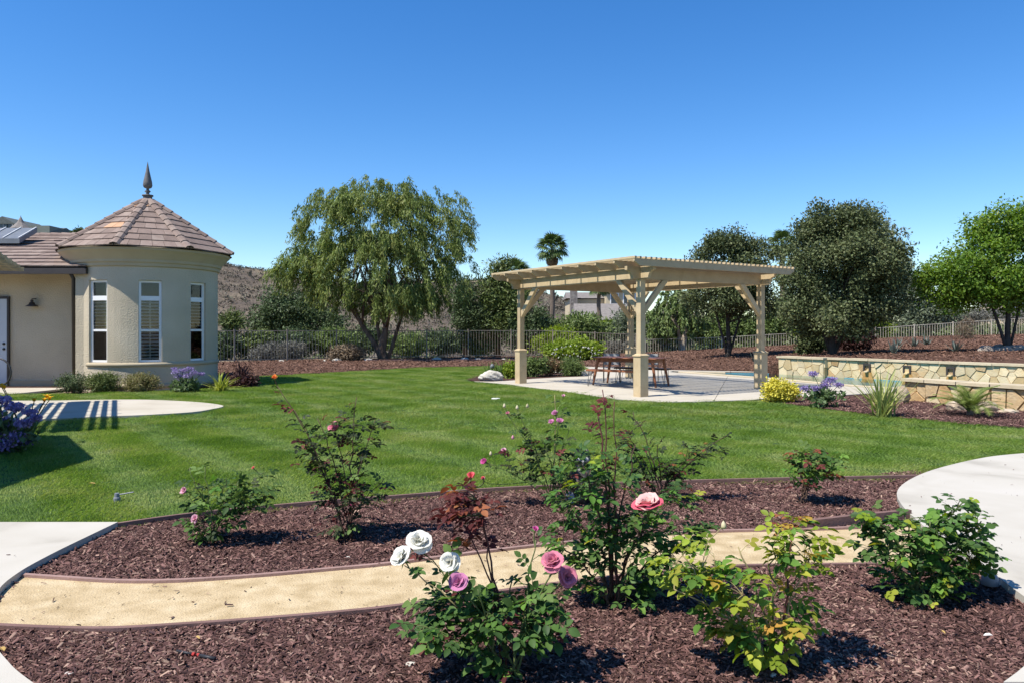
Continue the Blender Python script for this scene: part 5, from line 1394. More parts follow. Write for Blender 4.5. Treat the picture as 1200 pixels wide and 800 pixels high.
# right bed
bush_small('euonymus_bush', 'round golden yellow bush at the foot of the pergola', 'bush', 914, 471, [(914, 457, 16, 12), (906, 460, 10, 8), (922, 460, 10, 8)], 170, 40, .13, .055, .032, leafm('gold_leaf', [(.2, .24, .03), (.55, .47, .05), (.66, .58, .08), (.7, .64, .16)], amt=.2, transl=.2, mixrand=.8))
statice('purple sea lavender in bloom between the yellow bush and the striped grass', 966, 477, [(953, 438, 7), (970, 448, 9), (983, 451, 6), (944, 456, 8), (956, 455, 7), (975, 445, 7), (966, 452, 6)], [(966, 464, 18, 10), (960, 466, 12, 8)], 1.1)
blade_plant('striped_grass', 'tall clump of striped yellow green grass leaves beside the pool bed', 'grass plant', G(1034, 488), 96, .92, .036, (.05, .75), .45, mt['blade_stripe'], spread=.07)
def feather_palm(label, base, nf, ln):
    base = Vector(base); t = thing('small_palm', label, 'palm', base)
    b = MB(); b.tube([base - Vector((0, 0, .03)), base + Vector((0, 0, .11))], [.07, .05], 8); b.build('trunk', mt['palm_trunk'], t)
    for i in range(nf):
        az = i * 2.4; lean = random.uniform(.08, .95); m = MB()
        d = Vector((math.cos(az), math.sin(az), 0)); p = base + Vector((random.uniform(-.04, .04), random.uniform(-.04, .04), .08)); el = math.pi / 2 - lean; pts = [p.copy()]
        for k_ in range(8):
            p = p + (d * math.cos(el) + Vector((0, 0, 1)) * math.sin(el)) * ln / 8; el -= random.uniform(.1, .22); pts.append(p.copy())
        m.tube(pts, [.008 - .0007 * q for q in range(9)], 4)
        s = Vector((-d.y, d.x, 0))
        for k_ in range(26):
            f = .2 + .8 * k_ / 26; j = min(7, int(f * 8)); q = pts[j].lerp(pts[j + 1], f * 8 - j); tg = (pts[j + 1] - pts[j]).normalized()
            for sg in (-1, 1):
                dd = (s * sg * .8 + tg * .8 + Vector((0, 0, .25))).normalized(); l = .2 * math.sin(math.pi * (.15 + .8 * f)); ww = tg * .008
                m.add([q - ww, q + ww, q + dd * l + Vector((0, 0, -.03))], [(0, 1, 2)])
        m.build('frond', leafm('palm_leaf', [(.10, .15, .03), (.18, .23, .05), (.26, .28, .08)], amt=.25) if i == 0 else bpy.data.materials['palm_leaf'], t)
feather_palm('small feathery palm in front of the low curved stone wall', G(1137, 487), 34, .72)
# agaves on the bank
for lab, u, v, Y in (('grey agave on the bank left of the pale fence bush', 1052, 403, 35.5), ('pale agave rosette beside the leafless bush on the bank', 1086, 403, 35), ('grey agave just above the stone wall cap', 1047, 418, 26), ('small grey agave in the shade of the bright green tree', 1120, 417, 26.5), ('small pale agave in the shadow of the slim oak', 885, 419, 30), ('dark succulent below the biggest oak', 1071, 404, 33)):
    c = P(u, v, Y); c.z = bank(c.x, c.y)
    blade_plant('agave', lab, 'agave', c, 22, .55, .075, (.15, 1.1), -.2, mt['blade_grey'], spread=.03)

# ================================================================== ROCKS
def rock(name, label, cat, c, r, mat, group=None, seed=0, sink=.25):
    rg = random.Random(seed); bm = bmesh.new(); bmesh.ops.create_icosphere(bm, subdivisions=4 if r[0] > .15 else 2, radius=1)
    planes = [(Vector((rg.gauss(0, 1), rg.gauss(0, 1), rg.gauss(0, .7))).normalized(), rg.uniform(.62, .9)) for _ in range(9)]
    for v in bm.verts:
        for n_, d in planes:
            e = v.co.dot(n_) - d
            if e > 0: v.co -= n_ * e * .85
        v.co *= 1 + .05 * math.sin(v.co.x * 5 + seed) * math.sin(v.co.y * 6 + 1) + .03 * math.sin(v.co.z * 11 + v.co.x * 9 + seed) + rg.uniform(-.012, .012)
        v.co = Vector((v.co.x * r[0], v.co.y * r[1], v.co.z * r[2]))
    me = bpy.data.meshes.new(name); bm.to_mesh(me); bm.free()
    o = link(name, me, mat); o.location = Vector(c) + Vector((0, 0, r[2] * (1 - 2 * sink)))
    return tag(o, label, cat, group)
rock('boulder', 'white boulder at the tip of the bed beside the pergola', 'boulder', G(575, 446), (.38, .28, .22), mt['boulder'], None, 4)
rock('boulder', 'small white boulder between the bushes and the bench', 'boulder', G(686, 440), (.22, .2, .15), mt['boulder'], None, 9)
rock('boulder', 'pale flat stone behind the bush with orange tips', 'boulder', G(656, 437.5), (.3, .2, .1), mt['boulder'], None, 12)
rock('boulder', 'grey boulder standing behind the striped grass', 'boulder', G(1057, 472), (.2, .17, .2), mt['boulder_tan'], None, 15, .1)
rock('boulder', 'brown grey boulder against the low wall left of the small palm', 'boulder', G(1120, 481), (.19, .15, .14), mt['boulder_tan'], None, 18)
rock('boulder', 'rounded grey stone against the low wall right of the small palm', 'boulder', G(1156, 482), (.2, .16, .14), mt['boulder_tan'], None, 21)
rock('boulder', 'flat pale stone at the foot of the low wall by the picture edge', 'boulder', G(1182, 484), (.2, .12, .07), mt['boulder_tan'], None, 22)
for i in range(16):
    u, v = 1150 + 52 * (i % 8) / 8 + random.uniform(-3, 3), 410 + 5 * (i // 8); c = P(u, v, 26.6 + .5 * (1 - i // 8)); c.z = bank(c.x, c.y)
    s = random.uniform(.11, .24); rock('rock', 'grey rock in the pile under the bright green tree', 'rock', c, (s * 1.2, s, s * .7), mt['boulder_grey'], 'rocks piled under the bright green tree', 30 + i)
for i in range(9):
    u = (395, 470, 545, 590, 512, 380, 432, 560, 330)[i]; c = G(u, 424.5 - .008 * (u - 255)); s = random.uniform(.1, .2)
    rock('rock', ORD[sorted([395, 470, 545, 590, 512, 380, 432, 560, 330]).index(u)] + ' pale stone from the tower along the foot of the brown fence', 'rock', c, (s * 1.3, s, s * .6), mt['boulder'], 'stones along the foot of the brown fence', 60 + i)
# bits lying on the mulch
for i, (lab, u, v, s) in enumerate((('white pebble on the mulch in front of the dark shadow of the yellow rose', 968, 777, .018), ('round pale pebble beside the yellow rose stem', 967, 740, .016), ('pale stone below the yellow rose', 906, 793, .017),
        ('white stone lying in the mulch between the two small roses by the lawn', 327, 637, .014), ('flat white stone at the path side of the mulch below the tall thin rose', 408, 654, .016), ('white petal like stone near the white rose bush shadow', 481, 780, .02), ('small white stone under the left rose bush branches', 352, 625, .014), ('flat grey stone at the corner of the granite path', 81, 791, .016))):
    rock('pebble', lab, 'pebble', G(u, v), (s * 1.3, s, s * .6), mt['boulder'], None, 90 + i, .1)
mt['dead_leaf'] = leafm('dead_leaf', [(.45, .28, .08), (.6, .42, .15)], amt=.2)
mt['petal_pink_fallen'] = leafm('petal_pink_fallen', [(.6, .25, .38), (.7, .4, .5)], amt=.1)
for i, (lab, u, v, s, m_) in enumerate((('yellow fallen leaf on the mulch at the path corner', 5, 762, .05, 'dead_leaf'), ('orange dry leaf lying on the lawn', 112, 566, .07, 'dead_leaf'), ('tan leaf curl beside the black irrigation pipe', 234, 748, .035, 'dead_leaf'), ('fallen pink petal beside the pink and white rose bush', 669, 728, .03, 'petal_pink_fallen'), ('second fallen petal paler and farther under the bush', 660, 745, .03, 'petal_pink_fallen'), ('dry tan leaf near the concrete pad edge', 1108, 742, .03, 'dead_leaf'), ('white chip of wood on the mulch below the round leaved rose', 1152, 744, .045, 'white_flower'))):
    c = G(u, v, .03); b = MB(); a = random.uniform(0, 6.28); d = Vector((math.cos(a), math.sin(a), 0)); n_ = Vector((-d.y, d.x, 0))
    b.add([c, c + d * s * .3 + n_ * s * .25 + Vector((0, 0, .008)), c + d * s * .7 + n_ * s * .22 + Vector((0, 0, .012)), c + d * s + Vector((0, 0, .004)), c + d * s * .7 - n_ * s * .22 + Vector((0, 0, .01)), c + d * s * .3 - n_ * s * .25 + Vector((0, 0, .006))], [(0, 1, 2, 3), (0, 3, 4, 5)])
    tag(b.build('fallen_leaf', mt[m_]), lab, 'fallen leaf')

# ================================================================== SMALL GARDEN FITTINGS
t = thing('irrigation_pipe', 'short piece of black irrigation pipe with red fittings lying on the mulch', 'pipe', G(230, 766))
b = MB(); p0, p1 = G(207, 762, .02), G(252, 771, .02); pm = p0.lerp(p1, .5); b.tube([p0, p0.lerp(p1, .43)], .0065, 8); b.tube([p0.lerp(p1, .6), p1], .0085, 8); b.build('pipe', mt['rubber'], t, True)
for f in (.45, .57): b = MB(); b.tube([p0.lerp(p1, f - .025), p0.lerp(p1, f + .03)], .009, 8); b.build('coupling', mt['red_plastic'], t)
b = MB(); b.lathe([(0, .02), (.09, .02), (.1, .01), (.1, -.01)], G(581, 467, .012), 16); tag(b.build('sprinkler_cover', mt['white_plastic']), 'round white sprinkler lid set in the lawn before the pergola', 'cover')
t = thing('sprinkler', 'grey pop up sprinkler head standing in the lawn near the concrete walk', 'sprinkler', G(137, 587))
b = MB(); b.lathe([(0, .075), (.02, .075), (.022, .04), (.03, .035), (.03, 0)], G(137, 587), 12); b.build('riser', mt['grey_plastic'], t)
b = MB(); p = G(137, 587) + Vector((.01, 0, .06)); b.tube([p, p + Vector((.13, .02, .02))], .006, 6); b.build('nozzle', mt['grey_plastic'], t)
t = thing('garden_light', 'grey dome garden light between the round leaved rose and the concrete pad', 'garden light', G(1160, 690))
b = MB(); c = G(1160, 690); b.lathe([(.0, .105), (.03, .1), (.045, .075), (.048, .03), (.03, .025), (0, .03)], c, 16); b.build('dome', mt['grey_plastic'], t, True)
b = MB(); b.tube([c, c + Vector((0, 0, .035))], .012, 6); b.build('stake', mt['rubber'], t)
t = thing('garden_light', 'small grey landscape light in the bed beside the white boulder', 'garden light', G(577, 441))
b = MB(); c = G(577, 441); b.tube([c, c + Vector((0, 0, .3))], .015, 6); b.build('stake', mt['grey_plastic'], t)
b = MB(); b.lathe([(.0, .42), (.04, .41), (.07, .36), (.07, .28), (0, .28)], c, 12); b.build('hood', mt['grey_plastic'], t, True)
# mottled owl figure half hidden behind the big rose
mt['owl'] = M('owl', [(.015, .014, .013), (.03, .026, .022), (.09, .075, .055), (.3, .29, .26)], scale=26, rough=.5, spec=.5, bump=.5, bscale=50)
mt['owl_face'] = M('owl_face', [(.25, .24, .22), (.45, .44, .42)], scale=30, rough=.5)
mt['stone_blue'] = M('stone_blue', [(.22, .24, .3), (.36, .38, .43)], scale=20, rough=.8)
oc = G(682, 590); t = thing('owl_figure', 'dark mottled owl figure half hidden behind the tall rose bush', 'garden ornament', oc)
b = MB(); b.lathe([(.0, 0), (.07, 0), (.085, .1), (.098, .22), (.09, .3), (.07, .335), (.075, .36), (.08, .4), (.07, .44), (.035, .465), (0, .47)], oc, 16); b.build('body', mt['owl'], t, True)
for sx in (-1, 1):
    b = MB(); b.lathe([(.028, 0), (.02, .03), (.002, .06)], oc + Vector((sx * .045, 0, .44)), 8); b.build('ear_tuft', mt['owl'], t)
    b = MB(); c = oc + Vector((sx * .032, -.072, .405)); b.lathe([(.024, -.008), (.02, .004), (0, .006)], (0, 0, 0), 12); me = b.mesh('eye', True); me.transform(Matrix.Translation(c) @ Matrix.Rotation(R(90), 4, 'X')); link('eye', me, mt['owl_face'], t)
    b = MB(); b.tube([oc + Vector((sx * .085, -.02, .3)), oc + Vector((sx * .105, -.01, .18)), oc + Vector((sx * .08, .02, .06))], [.02, .035, .012], 8); b.build('wing', mt['owl'], t, True)
b = MB(); b.tube([oc + Vector((0, -.075, .395)), oc + Vector((0, -.1, .37))], [.014, .002], 6); b.build('beak', mt['owl_face'], t)
rock('boulder', 'small blue grey stone at the foot of the owl figure', 'boulder', oc + Vector((-.11, -.05, .0)), (.055, .05, .06), mt['stone_blue'], None, 77, .0)

# ================================================================== ROSES
def rl(name, cols, amt=.25, transl=.2):
    return M(name, cols, scale=9, rough=.6, rand='object', randamt=amt, transl=transl, spec=.15, mixrand=.75)
mt['rose_green'] = rl('rose_green', [(.026, .058, .015), (.05, .10, .024), (.09, .15, .036), (.14, .2, .055)])
mt['rose_fresh'] = rl('rose_fresh', [(.05, .12, .02), (.09, .19, .03), (.15, .25, .045)], transl=.3)
mt['rose_yellow'] = rl('rose_yellow', [(.10, .17, .015), (.19, .26, .022), (.29, .32, .04), (.38, .33, .06)], transl=.35)
mt['rose_gold'] = rl('rose_gold', [(.34, .25, .04), (.45, .3, .05), (.5, .24, .06)], transl=.3)
mt['rose_dark'] = rl('rose_dark', [(.02, .035, .014), (.035, .05, .018), (.055, .05, .025)])
mt['rose_wine'] = rl('rose_wine', [(.05, .014, .014), (.10, .026, .024), (.16, .045, .035)], transl=.25)
mt['rose_copper'] = rl('rose_copper', [(.16, .045, .025), (.24, .075, .035), (.32, .15, .06)], transl=.3)
for _n in ('rose_green', 'rose_yellow', 'rose_dark'):
    mt['inner_' + _n] = leafm('inner_' + _n, {'rose_green': [(.028, .065, .016), (.05, .11, .024), (.1, .17, .036)], 'rose_yellow': [(.10, .17, .015), (.19, .26, .022), (.3, .32, .04)], 'rose_dark': [(.02, .035, .014), (.035, .05, .018), (.055, .05, .025)]}[_n], amt=.3)
mt['cane_green'] = M('cane_green', [(.07, .11, .03), (.13, .15, .05)], scale=20, rough=.6)
mt['cane_brown'] = M('cane_brown', [(.06, .035, .022), (.12, .075, .05)], scale=25, rough=.8)
mt['cane_tan'] = M('cane_tan', [(.25, .2, .09), (.36, .29, .14)], scale=20, rough=.7)
mt['cane_wine'] = M('cane_wine', [(.07, .025, .022), (.12, .04, .03)], scale=20, rough=.6)
def leaflet(b, p, d, n, L, W):
    d = d.normalized(); s = d.cross(n).normalized(); n = s.cross(d)
    ts = [(0, 0), (.22, .36), (.5, .5), (.78, .33), (1, 0)]
    mid = [p + d * L * t + n * (-.18 * L * t * t) for t, w in ts]
    lf = [mid[i] + s * W * ts[i][1] + n * W * ts[i][1] * .35 for i in range(5)]; rt = [mid[i] - s * W * ts[i][1] + n * W * ts[i][1] * .35 for i in range(5)]
    vs = [mid[0], mid[1], mid[2], mid[3], mid[4], lf[1], lf[2], lf[3], rt[1], rt[2], rt[3]]
    b.add(vs, [(0, 1, 5), (1, 2, 6, 5), (2, 3, 7, 6), (3, 4, 7), (0, 8, 1), (1, 8, 9, 2), (2, 9, 10, 3), (3, 10, 4)])
def rose_leaf(kind, seed):
    """compound leaf along +Y: a stalk with three or five leaflets"""
    rg = random.Random(seed); b = MB(); L = .085
    wide = .8 if kind == 'round' else .64
    b.tube([(0, 0, 0), (0, L * .5, .006), (0, L, 0)], .0012, 3, False)
    ls = .046
    up = Vector((0, 0, 1))
    for y, sg in ((.45, 1), (.45, -1), (.82, 1), (.82, -1))[(0 if seed % 3 else 2):]:
        d = Vector((sg * 1.0, .45, rg.uniform(-.25, .15)))
        leaflet(b, Vector((0, L * y, .004)), d, up + Vector((rg.uniform(-.3, .3), rg.uniform(-.3, .3), 0)), ls * rg.uniform(.8, 1.05), ls * wide * rg.uniform(.9, 1.1))
    leaflet(b, Vector((0, L, 0)), Vector((rg.uniform(-.15, .15), 1, rg.uniform(-.35, .05))), up, ls * 1.15, ls * wide * 1.15)
    return b
LEAFME = {}
def leaf_mesh(kind, seed, m):
    k_ = (kind, seed, m)
    if k_ not in LEAFME:
        me = rose_leaf(kind, seed).mesh('leaf', True); me.materials.append(mt[m]); LEAFME[k_] = me
    return LEAFME[k_]
def petal_mat(name, inner, outer):
    m = bpy.data.materials.new(name); m.use_nodes = True; nt = m.node_tree; nt.nodes.clear(); N = nt.nodes.new; Lk = nt.links.new
    o = N("ShaderNodeOutputMaterial"); pb = N("ShaderNodeBsdfPrincipled"); tr = N("ShaderNodeBsdfTranslucent"); ms = N("ShaderNodeMixShader"); g = N("ShaderNodeNewGeometry"); x = N("ShaderNodeMix"); x.data_type = 'RGBA'
    oi = N("ShaderNodeObjectInfo"); hv = N("ShaderNodeHueSaturation"); mr = N("ShaderNodeMapRange"); mr.inputs[3].default_value = .88; mr.inputs[4].default_value = 1.08
    x.inputs[6].default_value = (*inner, 1); x.inputs[7].default_value = (*outer, 1)
    Lk(g.outputs['Backfacing'], x.inputs[0]); Lk(oi.outputs['Random'], mr.inputs[0]); Lk(mr.outputs[0], hv.inputs['Value']); Lk(x.outputs[2], hv.inputs['Color'])
    pb.inputs['Roughness'].default_value = .6; pb.inputs['Specular IOR Level'].default_value = .2; ms.inputs[0].default_value = .36
    Lk(hv.outputs[0], pb.inputs['Base Color']); Lk(hv.outputs[0], tr.inputs[0]); Lk(pb.outputs[0], ms.inputs[1]); Lk(tr.outputs[0], ms.inputs[2]); Lk(ms.outputs[0], o.inputs[0])
    return m
PET = {'white': petal_mat('petal_white', (.86, .84, .76), (.8, .79, .68)), 'pink': petal_mat('petal_pink', (.62, .24, .42), (.72, .36, .52)), 'rosepink': petal_mat('petal_rose', (.66, .22, .3), (.75, .36, .42)),
       'hot': petal_mat('petal_two_tone', (.84, .56, .5), (.75, .2, .22)), 'hot_rim': petal_mat('petal_deep_pink', (.74, .14, .2), (.66, .045, .12)), 'coral': petal_mat('petal_coral', (.75, .13, .14), (.7, .08, .12)), 'magenta': petal_mat('petal_magenta', (.56, .10, .3), (.6, .16, .36)),
       'orange': petal_mat('petal_orange', (.85, .25, .05), (.8, .16, .05)), 'palepink': petal_mat('petal_pale', (.75, .42, .5), (.72, .3, .42))}
PETME = {}
def petal_mesh(col, ring):
    """cupped petal rooted at the origin, opening along +Y as it rises"""
    if (col, ring) in PETME: return PETME[(col, ring)]
    L, W, open_, curl = ((.5, .55, 4, .1), (.64, .72, 16, .2), (.8, .9, 34, .3), (.95, 1.05, 54, .45), (1.02, 1.15, 74, .6))[ring]
    vs = []; nu, nv = 6, 5
    for j in range(nu):
        t = j / (nu - 1)
        el = R(90 - open_ * (t ** .6) - curl * 60 * max(0, t - .6))
        prev = vs[(j - 1) * nv + nv // 2] if j else Vector((0, .02, 0))
        c = (prev + Vector((0, math.cos(el), math.sin(el))) * L / (nu - 1)) if j else Vector((0, .02, 0))
        w = W * (.25 + .95 * math.sin(min(1, t * 1.15) * math.pi * .62)) * (1 if t < .9 else .72) * .5
        for i in range(nv):
            s = -1 + 2 * i / (nv - 1)
            q = Vector((c.x + s * w, c.y - (abs(s) ** 2) * w * .55 * (1 if ring < 3 else .5), c.z + (.07 * math.sin(5.5 * s + ring * 1.7) * t * t) - .06 * t * s * s))
            if i == nv // 2: q = c.copy()
            vs.append(q)
    fs = [(j * nv + i, j * nv + i + 1, (j + 1) * nv + i + 1, (j + 1) * nv + i) for j in range(nu - 1) for i in range(nv - 1)]
    b = MB(); b.add(vs, fs); me = b.mesh('petal', True); me.materials.append(PET[col]); PETME[(col, ring)] = me
    return me
def bloom(parent, c, size, col, face=(0, -.5, .9), detail=True, full=1.0, label=None):
    """an open rose; size is its width in metres"""
    r = size * .5
    q = Vector(face).normalized().to_track_quat('Z', 'Y'); Mx = Matrix.Translation(c) @ q.to_matrix().to_4x4() @ Matrix.Scale(r, 4)
    b = MB()
    b.lathe([(.0, -.28), (.16, -.22), (.2, -.05), (.1, .05)], (0, 0, 0), 8)
    for k_ in range(5):
        a = k_ * 1.257; d = Vector((math.cos(a), math.sin(a), 0)); s = Vector((-d.y, d.x, 0)) * .1
        b.add([d * .15 - s + Vector((0, 0, -.12)), d * .15 + s + Vector((0, 0, -.12)), d * .75 + Vector((0, 0, -.3))], [(0, 1, 2)])
    me = b.mesh('bloom', True); me.materials.append(mt['rose_fresh']); me.transform(Mx); o = link('bloom', me, None, parent)
    if label: o['label'] = label
    rings = [(0, 4, .02), (1, 5, .05), (2, 6, .07), (3, 7, .09), (4, 6, .1)] if detail else [(0, 3, .02), (1, 4, .05), (2, 5, .06), (3, 5, .08)]
    acc = []
    if col in ('white', 'pink', 'rosepink') and detail: rings = [(0, 6, .12)] + [(0, 7, .02)] + rings[1:]
    for ring, n_, off in rings:
        for k_ in range(n_):
            a = 2 * math.pi * k_ / n_ + ring * .6 + random.uniform(-.15, .15)
            Lm = Matrix.Rotation(a, 4, 'Z') @ Matrix.Translation((0, off * .6, 0)) @ Matrix.Rotation(random.uniform(-.22, .2) * (1.9 if col == 'white' else 1.5), 4, 'X') @ Matrix.Rotation(random.uniform(-.15, .15), 4, 'Y') @ Matrix.Scale(random.uniform(.88, 1.08) * full, 4)
            if detail: place('petal', petal_mesh('hot_rim' if col == 'hot' and ring > 3 else col, ring), Mx @ Lm, o)
            else: acc.append((petal_mesh(col, ring), Mx @ Lm))
    if acc:
        b = MB()
        for pm, m_ in acc: b.add([m_ @ v.co for v in pm.vertices], [tuple(p.vertices) for p in pm.polygons])
        b.build('petals', PET[col], o, True)
    return o
def bud(parent, c, size, m):
    b = MB(); b.lathe([(0, -.5), (.3, -.4), (.36, -.1), (.3, .2), (.12, .5), (0, .62)], (0, 0, 0), 8); me = b.mesh('bud', True); me.transform(Matrix.Translation(c) @ Matrix.Rotation(random.uniform(-.4, .4), 4, 'X') @ Matrix.Scale(size, 4)); return link('bud', me, m, parent)

def rose_bush(label, uv, canes, fills, nleaf, mats, lscale, blooms, kind='oval', cane_m='cane_green', low=.28, dens=.04, tipmat=None, group=None, buds=(), extra=420, ):
    base = G(*uv); Y = base.y
    t = thing('rose_bush', label, 'rose bush', base, group)
    nodes = []                                           # (position, direction, stem material of leaf)
    paths = []
    for cn in canes:
        u, v, dy, r = cn[:4]; cm = cn[4] if len(cn) > 4 else cane_m; lm = cn[5] if len(cn) > 5 else None; lo = cn[6] if len(cn) > 6 else low
        tip = P(u, v, Y + dy); s = base + Vector((random.uniform(-.05, .05), random.uniform(-.05, .05), -.01))
        mid = s.lerp(tip, .45); mid = Vector((s.x * .45 + mid.x * .55, s.y * .45 + mid.y * .55, mid.z + .08 * (tip - s).length))
        n_ = 12; pts = bez(s, mid, tip, n_)
        for i in range(1, n_): pts[i] += Vector((random.gauss(0, .007), random.gauss(0, .007), 0))
        b = MB(); b.tube(pts, [1.2 * r * (1 - .6 * i / n_) for i in range(n_ + 1)], 6); b.build('cane', mt[cm], t, True)
        paths.append(pts)
        ln = (tip - s).length; k_ = max(3, int(ln * (1 - lo) / dens))
        for i in range(k_):
            f = lo + (1 - lo) * (i + random.random() * .6) / k_; j = min(n_ - 1, int(f * n_)); p = pts[j].lerp(pts[j + 1], f * n_ - j)
            nodes.append((p, (pts[j + 1] - pts[j]).normalized(), f, lm))
    tw = MB(); anyt = False
    for fl in fills:
        fu, fv, ru, rv, nt_ = fl[:5]; fm = fl[5] if len(fl) > 5 else None
        c = P(fu, fv, Y); k_ = Y / FPX
        for _ in range(nt_):
            d = Vector((random.gauss(0, 1), random.gauss(0, 1), random.gauss(0, 1))).normalized() * random.uniform(.45, 1) ** .6
            tip = c + Vector((d.x * ru * k_, d.y * ru * k_ * .85, d.z * rv * k_)); tip.z = max(tip.z, .05)
            cand = [p for pts in paths for p in pts[2:] if p.z < tip.z + .04] or [base]
            s = min(cand, key=lambda p: (p - tip).length + random.uniform(0, .08))
            mid = s.lerp(tip, .5) + Vector((0, 0, .12 * (tip - s).length)); pts = bez(s, mid, tip, 6)
            tw.tube(pts, [.0032 * (1 - .6 * i / 6) for i in range(7)], 4, False); anyt = True
            ln = (tip - s).length; q = max(2, int(ln / dens))
            for i in range(q):
                f = .3 + .7 * (i + random.random() * .7) / q; j = min(5, int(f * 6)); p = pts[j].lerp(pts[j + 1], f * 6 - j)
                nodes.append((p, (pts[j + 1] - pts[j]).normalized(), f, random.choice(fm) if fm else None))
            nodes.append((tip, (pts[-1] - pts[-2]).normalized(), 1.0, random.choice(fm) if fm else None))
    if anyt: tw.build('twigs', mt[cane_m], t, kind='stuff')
    forced = [n_ for n_ in nodes if n_[3]]; rest = [n_ for n_ in nodes if not n_[3]]
    random.shuffle(rest); sel = (forced + rest)[:min(nleaf, 298)]
    more = rest[len(sel) - len(forced):] if len(sel) > len(forced) else []
    names, wts = [m for m, _ in mats], [w for _, w in mats]
    inner = MB()
    for i, (p, d, f, lm) in enumerate(list(sel) + more[:extra]):
        az = random.uniform(0, 6.283)
        out = Vector((math.cos(az), math.sin(az), random.uniform(-.35, .45)))
        out = (out + (Vector((p.x - base.x, p.y - base.y, 0)).normalized() if (p.xy - base.xy).length > .01 else Vector((0, 0, 0))) * .5 + d * .35).normalized()
        up = (Vector((0, 0, 1)) + Vector((random.gauss(0, .4), random.gauss(0, .4), 0)) + Vector((SUN_TO.x, SUN_TO.y, 0)) * .25).normalized()
        x = out.cross(up).normalized(); up = x.cross(out)
        m = lm or (tipmat if tipmat and f > .93 and random.random() < .5 else random.choices(names, wts)[0])
        s_ = 1.1 * lscale * random.uniform(.65, 1.2) * (.85 if f > .93 else 1) * (.85 if lm else 1)
        Mx = Matrix.Translation(p) @ Matrix((x, out, up)).transposed().to_4x4() @ Matrix.Scale(s_, 4)
        if i < len(sel): place('leaf', leaf_mesh(kind, i % 5, m), Mx, t)
        else:
            lm_ = leaf_mesh(kind, i % 5, names[0]); inner.add([Mx @ v.co for v in lm_.vertices], [tuple(q.vertices) for q in lm_.polygons])
    if inner.v: inner.build('inner_leaves', mt['inner_' + names[0]], t, True, 'stuff')
    for bl in blooms:
        u, v, dy, px, col = bl[:5]; c = P(u, v, Y + dy); det = px >= 16
        face = bl[5] if len(bl) > 5 else (random.uniform(-.5, .3), -.5, .8)
        # stalk from the nearest cane or twig
        near = min((p for n_ in (nodes or [(base, 0, 0, 0)]) for p in [n_[0]] if n_[0].z < c.z - .02), key=lambda p: (p - c).length, default=base)
        if (near - c).length > .015:
            b = MB(); fz = Vector(face).normalized(); b.tube(bez(near, c - fz * min(.1, (near - c).length * .6), c - fz * px * Y / FPX * .12, 5), [.0034] * 6, 5); b.build('flower_stalk', mt[cane_m], t)
        bloom(t, c, px * Y / FPX, col, face, det)
    for u, v, dy, px, m in buds:
        c = P(u, v, Y + dy); near = min((n_[0] for n_ in nodes if n_[0].z < c.z), key=lambda p: (p - c).length, default=base)
        if (near - c).length > .01: b = MB(); b.tube([near, near.lerp(c, .5) + Vector((.004, 0, 0)), c], .0022, 4); b.build('flower_stalk', mt[cane_m], t)
        bud(t, c, px * Y / FPX, m)
    return t
GR = [('rose_green', 7), ('rose_fresh', 2)]
PALE = M('bud_pale', [(.45, .42, .2), (.5, .42, .3)], scale=30); PINKB = M('bud_pink', [(.55, .2, .28), (.62, .3, .36)], scale=30)
rose_bush('white and pink rose bush nearest the picture front with open double blooms', (597, 792),
    [(474, 662, -.05, .005, 'cane_tan'), (492, 645, .05, .005), (530, 668, 0, .006), (540, 690, -.1, .006), (628, 632, .05, .005), (649, 668, -.05, .006), (660, 680, 0, .006), (515, 700, .1, .006), (560, 690, -.15, .006), (600, 680, .1, .006), (480, 730, -.1, .005),
     (552, 566, .12, .006, 'cane_wine', 'rose_wine', .62), (530, 590, .18, .005, 'cane_wine', 'rose_copper', .72), (563, 588, .05, .005, 'cane_wine', 'rose_wine', .68)],
    [(560, 725, 66, 30, 30), (610, 720, 52, 36, 24), (510, 725, 40, 22, 10), (595, 765, 30, 22, 8), (546, 596, 24, 24, 17, ('rose_wine', 'rose_wine', 'rose_wine', 'rose_wine', 'rose_copper'))], 298, [('rose_green', 8), ('rose_fresh', 2)], 1.0,
    [(473, 655, -.05, 30, 'white', (-.5, -.45, .8)), (491, 637, .05, 34, 'white', (.1, -.5, .85)), (529, 659, 0, 30, 'white', (-.2, -.9, .4)), (538, 683, -.1, 26, 'pink', (-.1, -.75, .6)), (648, 660, -.05, 29, 'rosepink', (-.2, -.6, .75)), (663, 676, 0, 28, 'rosepink', (.3, -.85, .35)), (627, 620, .05, 10, 'magenta'), (552, 558, .12, 13, 'coral'), (566, 560, .1, 6, 'coral')], 'oval', 'cane_green', .3, .045, 'rose_wine')
big = rose_bush('tallest dense rose bush with one large two tone pink bloom over the granite path', (722, 708),
    [(650, 560, .1, .007), (690, 560, -.1, .008), (720, 540, .1, .008), (760, 600, -.15, .007), (800, 570, .05, .006), (660, 640, -.1, .007), (790, 640, -.1, .007), (700, 480, .15, .008, 'cane_wine', 'rose_wine', .62), (706, 456, .15, .006, 'cane_wine', 'rose_wine', .74), (720, 470, .12, .005, 'cane_wine', 'rose_wine', .8), (810, 620, 0, .006), (745, 520, .1, .006)],
    [(695, 590, 50, 44, 30), (680, 635, 40, 36, 22), (735, 640, 56, 44, 32), (722, 685, 42, 20, 16), (790, 605, 32, 38, 18), (700, 548, 36, 20, 8), (770, 640, 40, 34, 12)], 298, [('rose_green', 7), ('rose_fresh', 3), ('rose_yellow', .7)], .95,
    [(760, 596, -.2, 38, 'hot', (-.2, -.25, .95))], 'oval', 'cane_brown', .25, .05, 'rose_fresh')
